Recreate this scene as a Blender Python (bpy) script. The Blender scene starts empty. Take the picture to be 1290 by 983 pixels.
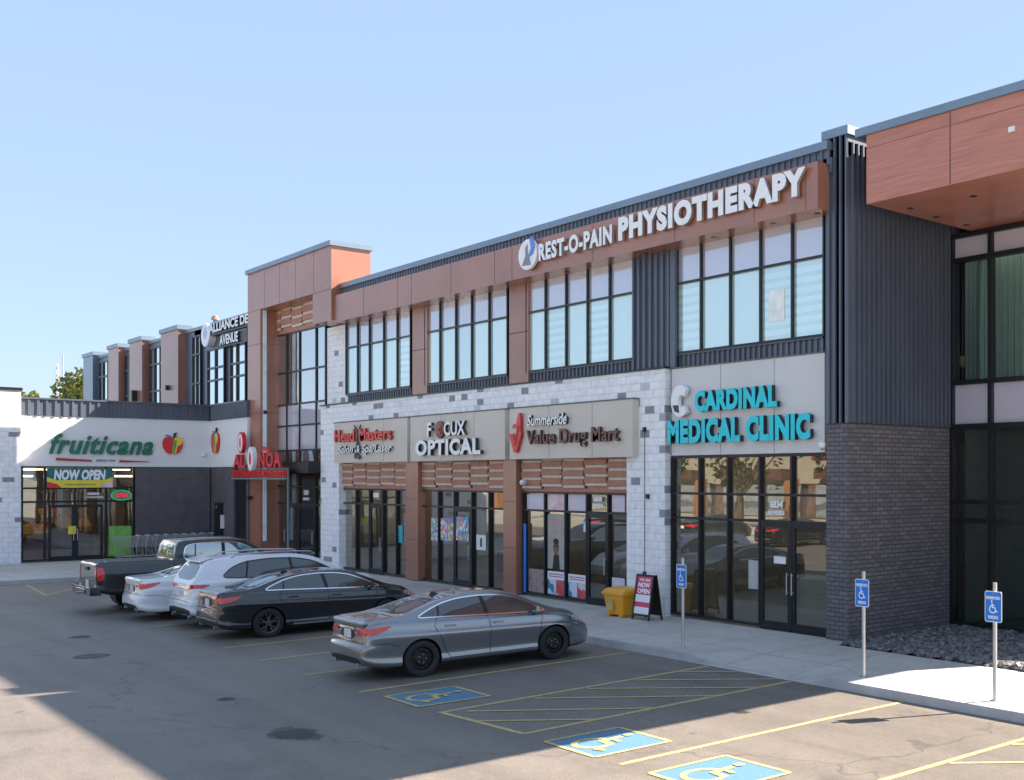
import bpy, bmesh, math, random
from mathutils import Vector, Matrix
from mathutils.bvhtree import BVHTree
random.seed(7)
SC = bpy.context.scene
COL = SC.collection
PI = math.pi
# ---------------------------------------------------------------- camera
FPX, PCX, HOR, CAMH = 1409.0, 1050.0, 601.0, 3.7
AN = math.atan2(1449, 1409)
VD = (-math.cos(AN), math.sin(AN)); RD = (math.sin(AN), math.cos(AN))
cam = bpy.data.cameras.new('camera'); camo = bpy.data.objects.new('camera', cam); COL.objects.link(camo)
camo.location = (0, 0, CAMH)
camo.rotation_euler = Vector((VD[0], VD[1], 0)).to_track_quat('-Z', 'Y').to_euler()
cam.sensor_width = 36; cam.lens = FPX/1290*36
cam.shift_x = -(PCX-645)/1290; cam.shift_y = (HOR-491.5)/1290
cam.clip_end = 4000
SC.camera = camo
# survey helpers: a bearing read off the photograph turned into a coordinate on a wall plane
def fx(px, Y):
    t = (px-PCX)/FPX; d = (VD[0]+t*RD[0], VD[1]+t*RD[1]); return d[0]*Y/d[1]
def fz(px, py, Y):
    t = (px-PCX)/FPX; k = Y/(VD[1]+t*RD[1]); return CAMH-(py-HOR)/FPX*k
def sy(px, X):
    t = (px-PCX)/FPX; d = (VD[0]+t*RD[0], VD[1]+t*RD[1]); return d[1]*X/d[0]
def sz(px, py, X):
    t = (px-PCX)/FPX; k = X/(VD[0]+t*RD[0]); return CAMH-(py-HOR)/FPX*k
def zc(z): return 3.7+(z-3.3)*1.12
# ---------------------------------------------------------------- world and sun
SUN = Vector((.60, 1.2, 1.0)).normalized()
w = bpy.data.worlds.new('World'); SC.world = w; w.use_nodes = True
nt = w.node_tree; nt.nodes.clear()
sky = nt.nodes.new('ShaderNodeTexSky'); sky.sky_type = 'NISHITA'; sky.sun_disc = False
sky.sun_elevation = math.asin(SUN.z); sky.sun_rotation = math.atan2(SUN.x, SUN.y)
sky.air_density = 1.0; sky.dust_density = 0.6; sky.ozone_density = 1.3; sky.altitude = 600
bg = nt.nodes.new('ShaderNodeBackground'); bg.inputs[1].default_value = 0.15
wo = nt.nodes.new('ShaderNodeOutputWorld')
# thin summer haze: the clear sky is flattened towards a pale blue
sm = nt.nodes.new('ShaderNodeVectorMath'); sm.operation = 'MULTIPLY_ADD'; sm.inputs[1].default_value = (.42, .42, .42); sm.inputs[2].default_value = (2.75, 3.65, 5.1)
nt.links.new(sky.outputs[0], sm.inputs[0]); nt.links.new(sm.outputs[0], bg.inputs[0]); nt.links.new(bg.outputs[0], wo.inputs[0])
sl = bpy.data.lights.new('sun', 'SUN'); sl.energy = 20.0; sl.angle = math.radians(0.5); sl.color = (1.0, .88, .74)
so = bpy.data.objects.new('sun', sl); COL.objects.link(so)
so.rotation_euler = SUN.to_track_quat('Z', 'Y').to_euler(); so.location = (0, 40, 60)
SC.view_settings.view_transform = 'Standard'; SC.view_settings.look = 'None'; SC.view_settings.exposure = 0; SC.view_settings.gamma = 1
SC.render.engine = 'CYCLES'; SC.render.resolution_x = 1024; SC.render.resolution_y = 780
SC.cycles.max_bounces = 8; SC.cycles.transparent_max_bounces = 12
# ---------------------------------------------------------------- materials
MATS = {}
def new_mat(name):
    m = bpy.data.materials.new(name); m.use_nodes = True; MATS[name] = m
    n = m.node_tree.nodes; return m, n, m.node_tree.links, n['Principled BSDF']
def PM(name, col, rough=.6, metal=0, var=.12, scale=3.0, bump=0, bscale=40, coat=0, spec=.5, emit=None, es=0, streak=False):
    m, n, L, b = new_mat(name)
    b.inputs['Roughness'].default_value = rough; b.inputs['Metallic'].default_value = metal
    b.inputs['Specular IOR Level'].default_value = spec
    if coat: b.inputs['Coat Weight'].default_value = coat; b.inputs['Coat Roughness'].default_value = .04
    g = n.new('ShaderNodeNewGeometry')
    mp = n.new('ShaderNodeMapping'); mp.inputs['Scale'].default_value = (.12, .12, 2.2) if streak == 'grain' else (1, 1, .25) if streak else (1, 1, 1)
    L.new(g.outputs['Position'], mp.inputs[0])
    t = n.new('ShaderNodeTexNoise'); t.inputs['Scale'].default_value = scale; t.inputs['Detail'].default_value = 6
    L.new(mp.outputs[0], t.inputs['Vector'])
    r = n.new('ShaderNodeMapRange'); r.inputs['From Min'].default_value = .3; r.inputs['From Max'].default_value = .7
    r.inputs['To Min'].default_value = 1-var; r.inputs['To Max'].default_value = 1+var
    L.new(t.outputs['Fac'], r.inputs['Value'])
    mx = n.new('ShaderNodeMix'); mx.data_type = 'RGBA'; mx.blend_type = 'MULTIPLY'; mx.inputs[0].default_value = 1
    mx.inputs[6].default_value = (*col, 1); L.new(r.outputs[0], mx.inputs[7]); L.new(mx.outputs[2], b.inputs['Base Color'])
    if bump:
        t2 = n.new('ShaderNodeTexNoise'); t2.inputs['Scale'].default_value = bscale; t2.inputs['Detail'].default_value = 4
        L.new(g.outputs['Position'], t2.inputs['Vector'])
        bp = n.new('ShaderNodeBump'); bp.inputs['Strength'].default_value = bump; bp.inputs['Distance'].default_value = .02
        L.new(t2.outputs['Fac'], bp.inputs['Height']); L.new(bp.outputs[0], b.inputs['Normal'])
    if emit: b.inputs['Emission Color'].default_value = (*emit, 1); b.inputs['Emission Strength'].default_value = es
    return m
def brick_mat(name, c1, c2, mortar, bw, bh, ms=.012, accent=None, thr=.93, rough=.8, bias=0):
    m, n, L, b = new_mat(name); b.inputs['Roughness'].default_value = rough
    g = n.new('ShaderNodeNewGeometry'); s = n.new('ShaderNodeSeparateXYZ'); L.new(g.outputs['Position'], s.inputs[0])
    ad = n.new('ShaderNodeMath'); ad.operation = 'ADD'; L.new(s.outputs[0], ad.inputs[0]); L.new(s.outputs[1], ad.inputs[1])
    c = n.new('ShaderNodeCombineXYZ'); L.new(ad.outputs[0], c.inputs[0]); L.new(s.outputs[2], c.inputs[1])
    t = n.new('ShaderNodeTexBrick'); L.new(c.outputs[0], t.inputs['Vector'])
    t.inputs['Scale'].default_value = 1; t.inputs['Brick Width'].default_value = bw; t.inputs['Row Height'].default_value = bh
    t.inputs['Mortar Size'].default_value = ms; t.inputs['Mortar Smooth'].default_value = .2
    t.inputs['Color1'].default_value = (0, 0, 0, 1); t.inputs['Color2'].default_value = (1, 1, 1, 1); t.inputs['Mortar'].default_value = (.5, .5, .5, 1)
    cr = n.new('ShaderNodeValToRGB'); L.new(t.outputs['Color'], cr.inputs[0])
    cr.color_ramp.elements[0].color = (*c1, 1); cr.color_ramp.elements[1].color = (*c2, 1)
    if accent:
        cr.color_ramp.elements[1].position = thr-.01
        e = cr.color_ramp.elements.new(thr); e.color = (*accent, 1)
        e = cr.color_ramp.elements.new(1.0); e.color = (*accent, 1)
    mx = n.new('ShaderNodeMix'); mx.data_type = 'RGBA'; L.new(t.outputs['Fac'], mx.inputs[0]); L.new(cr.outputs[0], mx.inputs[6]); mx.inputs[7].default_value = (*mortar, 1)
    ns = n.new('ShaderNodeTexNoise'); ns.inputs['Scale'].default_value = 6; ns.inputs['Detail'].default_value = 8; L.new(g.outputs['Position'], ns.inputs['Vector'])
    r = n.new('ShaderNodeMapRange'); r.inputs['To Min'].default_value = .8; r.inputs['To Max'].default_value = 1.2; L.new(ns.outputs['Fac'], r.inputs['Value'])
    m2 = n.new('ShaderNodeMix'); m2.data_type = 'RGBA'; m2.blend_type = 'MULTIPLY'; m2.inputs[0].default_value = 1
    L.new(mx.outputs[2], m2.inputs[6]); L.new(r.outputs[0], m2.inputs[7]); L.new(m2.outputs[2], b.inputs['Base Color'])
    bp = n.new('ShaderNodeBump'); bp.inputs['Strength'].default_value = .6; bp.inputs['Distance'].default_value = .01; bp.invert = True
    L.new(t.outputs['Fac'], bp.inputs['Height']); L.new(bp.outputs[0], b.inputs['Normal'])
    return m
def glass_mat(name, tint, refl, rough=.005, reflcol=(1, 1, 1), wav=.02):
    """see-through pane: tinted transparency under a Fresnel-weighted mirror"""
    m, n, L, b = new_mat(name); n.remove(b)
    tr = n.new('ShaderNodeBsdfTransparent'); tr.inputs[0].default_value = (*tint, 1)
    gl = n.new('ShaderNodeBsdfGlossy'); gl.inputs['Roughness'].default_value = rough; gl.inputs['Color'].default_value = (*reflcol, 1)
    fr = n.new('ShaderNodeFresnel'); fr.inputs['IOR'].default_value = 1.5
    ad = n.new('ShaderNodeMath'); ad.operation = 'ADD'; ad.use_clamp = True; L.new(fr.outputs[0], ad.inputs[0]); ad.inputs[1].default_value = refl
    mx = n.new('ShaderNodeMixShader'); L.new(ad.outputs[0], mx.inputs[0]); L.new(tr.outputs[0], mx.inputs[1]); L.new(gl.outputs[0], mx.inputs[2])
    if wav:
        g = n.new('ShaderNodeNewGeometry'); t = n.new('ShaderNodeTexNoise'); t.inputs['Scale'].default_value = .9; t.inputs['Detail'].default_value = 1
        L.new(g.outputs['Position'], t.inputs['Vector']); bp = n.new('ShaderNodeBump'); bp.inputs['Strength'].default_value = wav; bp.inputs['Distance'].default_value = .3
        L.new(t.outputs['Fac'], bp.inputs['Height']); L.new(bp.outputs[0], gl.inputs['Normal'])
    L.new(mx.outputs[0], n['Material Output'].inputs[0]); return m
def panel_glass(name, col, refl, band=0, wav=.015):
    """glass with a blind or an opaque panel right behind it: diffuse colour under a mirror"""
    m, n, L, b = new_mat(name); b.inputs['Roughness'].default_value = .5; b.inputs['Base Color'].default_value = (*col, 1)
    g = n.new('ShaderNodeNewGeometry')
    if band:
        s = n.new('ShaderNodeSeparateXYZ'); L.new(g.outputs['Position'], s.inputs[0])
        wv = n.new('ShaderNodeMath'); wv.operation = 'MULTIPLY'; wv.inputs[1].default_value = band; L.new(s.outputs[2], wv.inputs[0])
        fr_ = n.new('ShaderNodeMath'); fr_.operation = 'FRACT'; L.new(wv.outputs[0], fr_.inputs[0])
        cr = n.new('ShaderNodeMapRange'); cr.inputs['From Min'].default_value = .35; cr.inputs['From Max'].default_value = .55; cr.inputs['To Min'].default_value = .86; cr.inputs['To Max'].default_value = 1.08
        L.new(fr_.outputs[0], cr.inputs['Value'])
        mx = n.new('ShaderNodeMix'); mx.data_type = 'RGBA'; mx.blend_type = 'MULTIPLY'; mx.inputs[0].default_value = 1; mx.inputs[6].default_value = (*col, 1)
        L.new(cr.outputs[0], mx.inputs[7]); L.new(mx.outputs[2], b.inputs['Base Color'])
    gl = n.new('ShaderNodeBsdfGlossy'); gl.inputs['Roughness'].default_value = .01; gl.inputs['Color'].default_value = (.92, .98, 1, 1)
    fr = n.new('ShaderNodeFresnel'); fr.inputs['IOR'].default_value = 1.5
    ad = n.new('ShaderNodeMath'); ad.operation = 'ADD'; ad.use_clamp = True; L.new(fr.outputs[0], ad.inputs[0]); ad.inputs[1].default_value = refl
    ms = n.new('ShaderNodeMixShader'); L.new(ad.outputs[0], ms.inputs[0]); L.new(b.outputs[0], ms.inputs[1]); L.new(gl.outputs[0], ms.inputs[2])
    t = n.new('ShaderNodeTexNoise'); t.inputs['Scale'].default_value = .8; t.inputs['Detail'].default_value = 1
    L.new(g.outputs['Position'], t.inputs['Vector']); bp = n.new('ShaderNodeBump'); bp.inputs['Strength'].default_value = wav; bp.inputs['Distance'].default_value = .3
    L.new(t.outputs['Fac'], bp.inputs['Height']); L.new(bp.outputs[0], gl.inputs['Normal'])
    L.new(ms.outputs[0], n['Material Output'].inputs[0]); return m
def ground_mat(name, col, kind):
    m, n, L, b = new_mat(name); b.inputs['Roughness'].default_value = .6 if kind == 'asphalt' else .85; b.inputs['Specular IOR Level'].default_value = 1.0 if kind == 'asphalt' else .3
    g = n.new('ShaderNodeNewGeometry')
    def noise(sc, det=6, rg=.55):
        t = n.new('ShaderNodeTexNoise'); t.inputs['Scale'].default_value = sc; t.inputs['Detail'].default_value = det; t.inputs['Roughness'].default_value = rg
        L.new(g.outputs['Position'], t.inputs['Vector']); return t.outputs['Fac']
    def rng(v, a, c, d, e):
        r = n.new('ShaderNodeMapRange'); r.inputs['From Min'].default_value = a; r.inputs['From Max'].default_value = c
        r.inputs['To Min'].default_value = d; r.inputs['To Max'].default_value = e; L.new(v, r.inputs['Value']); return r.outputs[0]
    def mul(c, v):
        mx = n.new('ShaderNodeMix'); mx.data_type = 'RGBA'; mx.blend_type = 'MULTIPLY'; mx.inputs[0].default_value = 1
        L.new(c, mx.inputs[6]); L.new(v, mx.inputs[7]); return mx.outputs[2]
    rgb = n.new('ShaderNodeRGB'); rgb.outputs[0].default_value = (*col, 1); c = rgb.outputs[0]
    c = mul(c, rng(noise(.22, 5), .3, .7, .84, 1.14)); c = mul(c, rng(noise(2.2, 8, .7), .3, .7, .88, 1.12))
    if kind == 'asphalt':
        c = mul(c, rng(noise(45, 2), .3, .7, .62, 1.38)); c = mul(c, rng(noise(9, 4, .7), .3, .7, .86, 1.14)); c = mul(c, rng(noise(.7, 3), .60, .70, 1, .80)); c = mul(c, rng(noise(1.7, 2), .70, .76, 1, .62))
        # tyre-scrubbed streaks along the aisle
        mp = n.new('ShaderNodeMapping'); mp.inputs['Scale'].default_value = (.12, 1.3, 1); L.new(g.outputs['Position'], mp.inputs[0])
        t = n.new('ShaderNodeTexNoise'); t.inputs['Scale'].default_value = 1; t.inputs['Detail'].default_value = 4; L.new(mp.outputs[0], t.inputs['Vector'])
        c = mul(c, rng(t.outputs['Fac'], .35, .65, .84, 1.12))
        v = n.new('ShaderNodeTexVoronoi'); v.feature = 'DISTANCE_TO_EDGE'; v.inputs['Scale'].default_value = .16
        nn = n.new('ShaderNodeTexNoise'); nn.inputs['Scale'].default_value = 1.2; L.new(g.outputs['Position'], nn.inputs['Vector'])
        va = n.new('ShaderNodeVectorMath'); va.operation = 'MULTIPLY_ADD'; va.inputs[1].default_value = (1.5, 1.5, 0); L.new(nn.outputs['Color'], va.inputs[0]); L.new(g.outputs['Position'], va.inputs[2])
        L.new(va.outputs[0], v.inputs['Vector'])
        c = mul(c, rng(v.outputs['Distance'], 0, .006, .55, 1))
        bsc, bst = 90, .35
    else:
        s = n.new('ShaderNodeSeparateXYZ'); L.new(g.outputs['Position'], s.inputs[0])
        for ax, per, ph in ((0, 1.8, .3), (1, 1.8, .55)):
            a = n.new('ShaderNodeMath'); a.operation = 'MULTIPLY_ADD'; a.inputs[1].default_value = 1/per; a.inputs[2].default_value = ph; L.new(s.outputs[ax], a.inputs[0])
            f = n.new('ShaderNodeMath'); f.operation = 'FRACT'; L.new(a.outputs[0], f.inputs[0])
            p = n.new('ShaderNodeMath'); p.operation = 'PINGPONG'; p.inputs[1].default_value = .5; L.new(f.outputs[0], p.inputs[0])
            c = mul(c, rng(p.outputs[0], .004, .009, .55, 1))
        c = mul(c, rng(noise(25, 3), .3, .7, .90, 1.10)); c = mul(c, rng(noise(1.1, 5, .65), .56, .68, 1, .80)); c = mul(c, rng(noise(6, 3), .70, .76, 1, .75)); bsc, bst = 60, .15
    L.new(c, b.inputs['Base Color'])
    bp = n.new('ShaderNodeBump'); bp.inputs['Strength'].default_value = bst; bp.inputs['Distance'].default_value = .01
    L.new(noise(bsc, 3), bp.inputs['Height']); L.new(bp.outputs[0], b.inputs['Normal']); return m
def paint_mark(name, col, wear=.5):
    m, n, L, b = new_mat(name); b.inputs['Roughness'].default_value = .8
    g = n.new('ShaderNodeNewGeometry'); t = n.new('ShaderNodeTexNoise'); t.inputs['Scale'].default_value = 14; t.inputs['Detail'].default_value = 8; t.inputs['Roughness'].default_value = .7
    L.new(g.outputs['Position'], t.inputs['Vector'])
    r = n.new('ShaderNodeMapRange'); r.inputs['From Min'].default_value = wear; r.inputs['From Max'].default_value = wear+.12; L.new(t.outputs['Fac'], r.inputs['Value'])
    mx = n.new('ShaderNodeMix'); mx.data_type = 'RGBA'; L.new(r.outputs[0], mx.inputs[0]); mx.inputs[6].default_value = (*col, 1); mx.inputs[7].default_value = (.2, .18, .16, 1)
    L.new(mx.outputs[2], b.inputs['Base Color']); return m

asphalt = ground_mat('asphalt', (.142, .119, .100), 'asphalt')
concrete = ground_mat('concrete', (.47, .45, .42), 'concrete')
kerbm = PM('kerb_concrete', (.42, .41, .40), .85, var=.15, scale=2, bump=.2)
earth = PM('distant_ground', (.40, .39, .34), .95, var=.3, scale=.02)  # lightened so the unseen ground bounces sunlight onto the shaded facade
yellow = paint_mark('yellow_line_paint', (.50, .39, .16), .51)
bluep = paint_mark('blue_marking_paint', (.075, .19, .30), .54)
oil = PM('dark_asphalt_patch', (.10, .09, .085), .85, var=.25, scale=6)
copper = PM('copper_brown_panel', (.35, .145, .092), .27, var=.13, scale=.6, spec=.9)
copperd = PM('copper_brown_slat', (.42, .17, .11), .5, var=.12, scale=4)
wood = PM('wood_look_panel', (.47, .19, .135), .30, var=.16, scale=9, streak='grain')
taupe = PM('taupe_slat', (.58, .52, .44), .5, var=.08, scale=4)
signbd = PM('taupe_sign_panel', (.62, .56, .49), .45, var=.04, scale=1)
cardbd = PM('grey_sign_panel', (.64, .63, .63), .45, var=.04, scale=1)
render_w = PM('white_wall_panel', (.78, .78, .78), .6, var=.04, scale=.8)
metal_d = PM('dark_ribbed_metal', (.115, .13, .17), .36, metal=.35, var=.12, scale=2, streak=True)
metal_cap = PM('blue_grey_cap_flashing', (.20, .26, .33), .35, metal=.4, var=.08, scale=1)
frame_m = PM('black_window_frame', (.018, .02, .026), .35, metal=.3, var=.1, scale=5)
whiteb = brick_mat('white_masonry_block', (.83, .83, .86), (.89, .89, .91), (.66, .66, .71), .41, .205, .009, accent=(.27, .28, .32), thr=.945)
darkb = brick_mat('dark_brick', (.115, .105, .114), (.17, .155, .164), (.065, .06, .065), .26, .095, .012)
darkw = PM('charcoal_block_wall', (.11, .10, .11), .7, var=.15, scale=3, bump=.2)
gl_store = glass_mat('shop_front_glass', (.72, .78, .74), .15, wav=.005)
gl_door = glass_mat('door_glass', (.70, .76, .73), .14, wav=.004)
gl_tower = glass_mat('tower_glass', (.40, .47, .50), .48, wav=.012)
gl_recess = glass_mat('atrium_glass', (.66, .76, .70), .10)
gl_up = panel_glass('upper_window_blind', (.50, .70, .65), .33, band=4.5)
gl_up2 = panel_glass('upper_window_plain_blind', (.55, .74, .68), .33, band=0)
gl_up3 = panel_glass('upper_window_pale_blind', (.55, .76, .70), .34, band=4.5)  # palest banded blind tint, picked per pane at random
gl_up4 = panel_glass('upper_window_open_blind', (.42, .60, .58), .34, band=0)
gl_sp = panel_glass('upper_spandrel_glass', (.50, .46, .58), .25)
gl_spv = panel_glass('spandrel_panel', (.56, .52, .60), .14)
gl_at = panel_glass('atrium_blind_glass', (.26, .33, .30), .07)
gl_far = panel_glass('mirror_window_glass', (.10, .12, .14), .62)
black = PM('black_plastic', (.012, .012, .014), .45, var=.1)
blackr = PM('black_rubber', (.02, .02, .022), .8, var=.2, scale=20)
white = PM('white_paint', (.78, .78, .78), .4, var=.04)
whitel = PM('white_letter_face', (.85, .86, .88), .35, var=.02)
whitem = PM('white_metal_strip', (.60, .68, .74), .35, var=.05)
teal = PM('teal_letter_face', (.0, .62, .72), .35, var=.05)
redl = PM('red_letter_face', (.70, .03, .035), .35, var=.05)
redd = PM('dark_red_letter_face', (.45, .03, .03), .4, var=.1)
browng = PM('brown_letter_face', (.16, .06, .04), .4, var=.35, scale=8)
greenl = PM('green_letter_face', (.01, .17, .10), .4, var=.1)
greenb = PM('bright_green', (.05, .42, .08), .5, var=.2)
lime = PM('lime_poster', (.22, .50, .10), .6, var=.25, scale=4)
yellowp = PM('yellow_plastic', (.80, .36, .02), .45, var=.06)
yellowf = PM('yellow_face', (.80, .66, .06), .4, var=.08)
returns = PM('dark_letter_return', (.03, .028, .035), .4, var=.05)
bluef = PM('blue_sign_face', (.01, .20, .72), .35, var=.03)
bluel = PM('light_blue_face', (.10, .25, .70), .35, var=.03)
galv = PM('galvanised_steel', (.50, .50, .50), .4, metal=.7, var=.1)
chrome = PM('chrome', (.75, .76, .78), .12, metal=1, var=.02)
pink = PM('poster_pink', (.78, .55, .58), .6, var=.25, scale=3)
maroon = PM('maroon_counter', (.16, .02, .035), .5, var=.2)
skin = PM('poster_brown', (.22, .11, .07), .6, var=.3, scale=8)
interior = PM('shop_interior_wall', (.42, .38, .32), .8, var=.15)
interiord = PM('shop_interior_floor', (.22, .20, .18), .5, var=.1)
cream = PM('cream_stucco', (.30, .27, .20), .85, var=.08, scale=.5)
orange = PM('orange_column', (.26, .11, .05), .7, var=.1)
brown = PM('brown_awning', (.09, .04, .03), .7, var=.15)
lamp = PM('warm_lamp', (1, .9, .7), .4, emit=(1, .78, .45), es=6)
lampw = PM('soft_strip_lamp', (1, .9, .7), .4, emit=(1, .82, .55), es=9)
bark = PM('bark', (.10, .07, .045), .9, var=.3, scale=8)
rockm = PM('dark_landscape_rock', (.16, .15, .15), .6, var=.75, scale=9)
def multi(name, cols, scale=5, rough=.6):
    m, n, L, b = new_mat(name); b.inputs['Roughness'].default_value = rough
    g = n.new('ShaderNodeNewGeometry'); v = n.new('ShaderNodeTexVoronoi'); v.inputs['Scale'].default_value = scale; L.new(g.outputs['Position'], v.inputs['Vector'])
    s = n.new('ShaderNodeSeparateColor'); L.new(v.outputs['Color'], s.inputs[0])
    cr = n.new('ShaderNodeValToRGB'); cr.color_ramp.interpolation = 'CONSTANT'; L.new(s.outputs[0], cr.inputs[0])
    for i, c in enumerate(cols):
        e = cr.color_ramp.elements[i] if i < 2 else cr.color_ramp.elements.new(.5)
        e.position = i/len(cols); e.color = (*c, 1)
    L.new(cr.outputs[0], b.inputs['Base Color']); return m
produce = multi('piled_produce', [(.5, .08, .04), (.6, .3, .05), (.3, .25, .04), (.45, .2, .1), (.15, .3, .05)], 9)
posterm = multi('poster_art', [(.75, .75, .78), (.08, .35, .6), (.7, .5, .05), (.6, .06, .1), (.8, .8, .8), (.2, .5, .3)], 3.2)
eyem = multi('eyewear_poster_art', [(.05, .3, .65), (.75, .65, .1), (.55, .75, .8), (.7, .2, .3), (.05, .5, .55), (.8, .75, .3)], 10)
palep = multi('pale_poster_art', [(.62, .58, .70), (.72, .60, .64), (.66, .64, .74), (.70, .52, .54)], 2.5)
redp = multi('red_poster_art', [(.6, .06, .08), (.65, .1, .12), (.7, .6, .6)], 4)
bluep2 = multi('blue_poster_art', [(.35, .55, .68), (.6, .7, .76), (.1, .2, .35), (.6, .7, .78)], 4)
leafs = []
for i, c in enumerate([(.04, .06, .02), (.065, .085, .028), (.11, .12, .035)]):
    m, n, L, b = new_mat('leaf_%s' % ['dark', 'mid', 'yellow'][i]); b.inputs['Base Color'].default_value = (*c, 1); b.inputs['Roughness'].default_value = .6
    b.inputs['Transmission Weight'].default_value = 0
    tl = n.new('ShaderNodeBsdfTranslucent'); tl.inputs[0].default_value = (c[0]*2.2, c[1]*2, c[2], 1)
    mx = n.new('ShaderNodeMixShader'); mx.inputs[0].default_value = .4; L.new(b.outputs[0], mx.inputs[1]); L.new(tl.outputs[0], mx.inputs[2]); L.new(mx.outputs[0], n['Material Output'].inputs[0])
    leafs.append(m)
def car_paint(name, col, metal, rough=.25, fl=0):
    m = PM(name, col, rough, metal=metal, var=.015, scale=2, coat=1.0); return m
p_grey = car_paint('gunmetal_car_paint', (.23, .245, .27), .85, .24)
p_black = car_paint('black_car_paint', (.006, .007, .010), 0, .2)
p_white = car_paint('white_car_paint', (.72, .74, .78), 0, .3)
p_truck = car_paint('dark_grey_truck_paint', (.014, .015, .016), .2, .25)
carglass = panel_glass('car_glass', (.014, .022, .026), .05, wav=.004)
truckglass = panel_glass('truck_glass', (.08, .10, .11), .30, wav=.004)  # lighter base colour stands in for daylight seen through the cab
tail_red = PM('tail_lamp_red', (.55, .012, .015), .15, var=.1, scale=20, coat=1, emit=(.8, .02, .02), es=.04)
amber = PM('amber_lamp', (.85, .16, .02), .2, coat=1, emit=(1, .2, .03), es=.05)
seam = PM('panel_gap', (.004, .004, .005), .8, var=0)
# ---------------------------------------------------------------- mesh builder
def mapW(kind, c):
    """wall coordinates (along, out of the wall, up) to world"""
    if kind == 'Y': return lambda u, o, z: (u, c-o, z)       # faces -Y (towards the car park)
    if kind == 'X': return lambda u, o, z: (c+o, u, z)       # faces +X
    if kind == 'P': return lambda u, o, z: (u, c+o, z)       # faces +Y
    return lambda x, y, z: (x, y, z)
class MB:
    def __init__(s, mp=None): s.v = []; s.f = []; s.m = []; s.mp = mp or (lambda x, y, z: (x, y, z))
    def add(s, vs, fs, m=0):
        o = len(s.v); s.v += [s.mp(*p) for p in vs]; s.f += [[i+o for i in f] for f in fs]; s.m += [m]*len(fs)
    def box(s, a0, a1, b0, b1, c0, c1, m=0):
        s.add([(x, y, z) for z in (c0, c1) for y in (b0, b1) for x in (a0, a1)],
              [(0, 2, 3, 1), (4, 5, 7, 6), (0, 1, 5, 4), (2, 6, 7, 3), (0, 4, 6, 2), (1, 3, 7, 5)], m)
    def quad(s, a, b, c, d, m=0): s.add([a, b, c, d], [(0, 1, 2, 3)], m)
    def prism(s, pts, z0, z1, m=0):
        n = len(pts); s.add([(x, y, z0) for x, y in pts]+[(x, y, z1) for x, y in pts],
            [tuple(range(n))[::-1], tuple(range(n, 2*n))]+[(i, (i+1) % n, n+(i+1) % n, n+i) for i in range(n)], m)
    def slab(s, pts, o0, o1, m=0):
        """outline in (along, up), thickness out of the wall"""
        n = len(pts); s.add([(x, o0, z) for x, z in pts]+[(x, o1, z) for x, z in pts],
            [tuple(range(n)), tuple(range(n, 2*n))[::-1]]+[(i, n+i, n+(i+1) % n, (i+1) % n) for i in range(n)], m)
    def tube(s, p, q, r, n=8, m=0, r2=None, cap=True):
        p = Vector(p); q = Vector(q); d = (q-p).normalized(); a = d.orthogonal().normalized(); b = d.cross(a); r2 = r if r2 is None else r2
        vs = [tuple(c+(a*math.cos(2*PI*i/n)+b*math.sin(2*PI*i/n))*rr) for c, rr in ((p, r), (q, r2)) for i in range(n)]
        fs = [(i, (i+1) % n, n+(i+1) % n, n+i) for i in range(n)]
        if cap: fs += [tuple(range(n))[::-1], tuple(range(n, 2*n))]
        s.add(vs, fs, m)
    def ell(s, c, rx, rz, o0, o1, n=28, m=0): s.slab([(c[0]+rx*math.cos(2*PI*i/n), c[1]+rz*math.sin(2*PI*i/n)) for i in range(n)], o0, o1, m)
    def build(s, name, mats, parent=None, smooth=False, bevel=0, flat=False):
        if not isinstance(mats, (list, tuple)): mats = [mats]
        off = Vector((0, 0, 0)); p = parent
        while p is not None: off += p.location; p = p.parent
        me = bpy.data.meshes.new(name); me.from_pydata([tuple(Vector(v)-off) for v in s.v], [], s.f)
        for m in mats: me.materials.append(m)
        for p_, mi in zip(me.polygons, s.m): p_.material_index = mi
        bm = bmesh.new(); bm.from_mesh(me); (None if flat else bmesh.ops.recalc_face_normals(bm, faces=bm.faces)); bm.to_mesh(me); bm.free()
        if smooth:
            for p_ in me.polygons: p_.use_smooth = True
            me.set_sharp_from_angle(angle=math.radians(35))
        o = bpy.data.objects.new(name, me); COL.objects.link(o)
        if parent: o.parent = parent
        if bevel:
            b = o.modifiers.new('bevel', 'BEVEL'); b.width = bevel; b.segments = 2; b.limit_method = 'ANGLE'
        return o
def tag(o, label=None, cat=None, group=None, kind=None):
    if label: o['label'] = label
    if cat: o['category'] = cat
    if group: o['group'] = group
    if kind: o['kind'] = kind
    return o
def thing(name, loc, label, cat, group=None, rz=0):
    o = bpy.data.objects.new(name, None); COL.objects.link(o); o.location = loc; o.rotation_euler = (0, 0, rz); o.empty_display_size = .2
    return tag(o, label, cat, group)
def struct(o): o['kind'] = 'structure'; return o
def copy_tree(o, parent=None):
    c = o.copy(); COL.objects.link(c); c.parent = parent
    for ch in [x for x in bpy.data.objects if x.parent == o]: copy_tree(ch, c)
    return c
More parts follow.
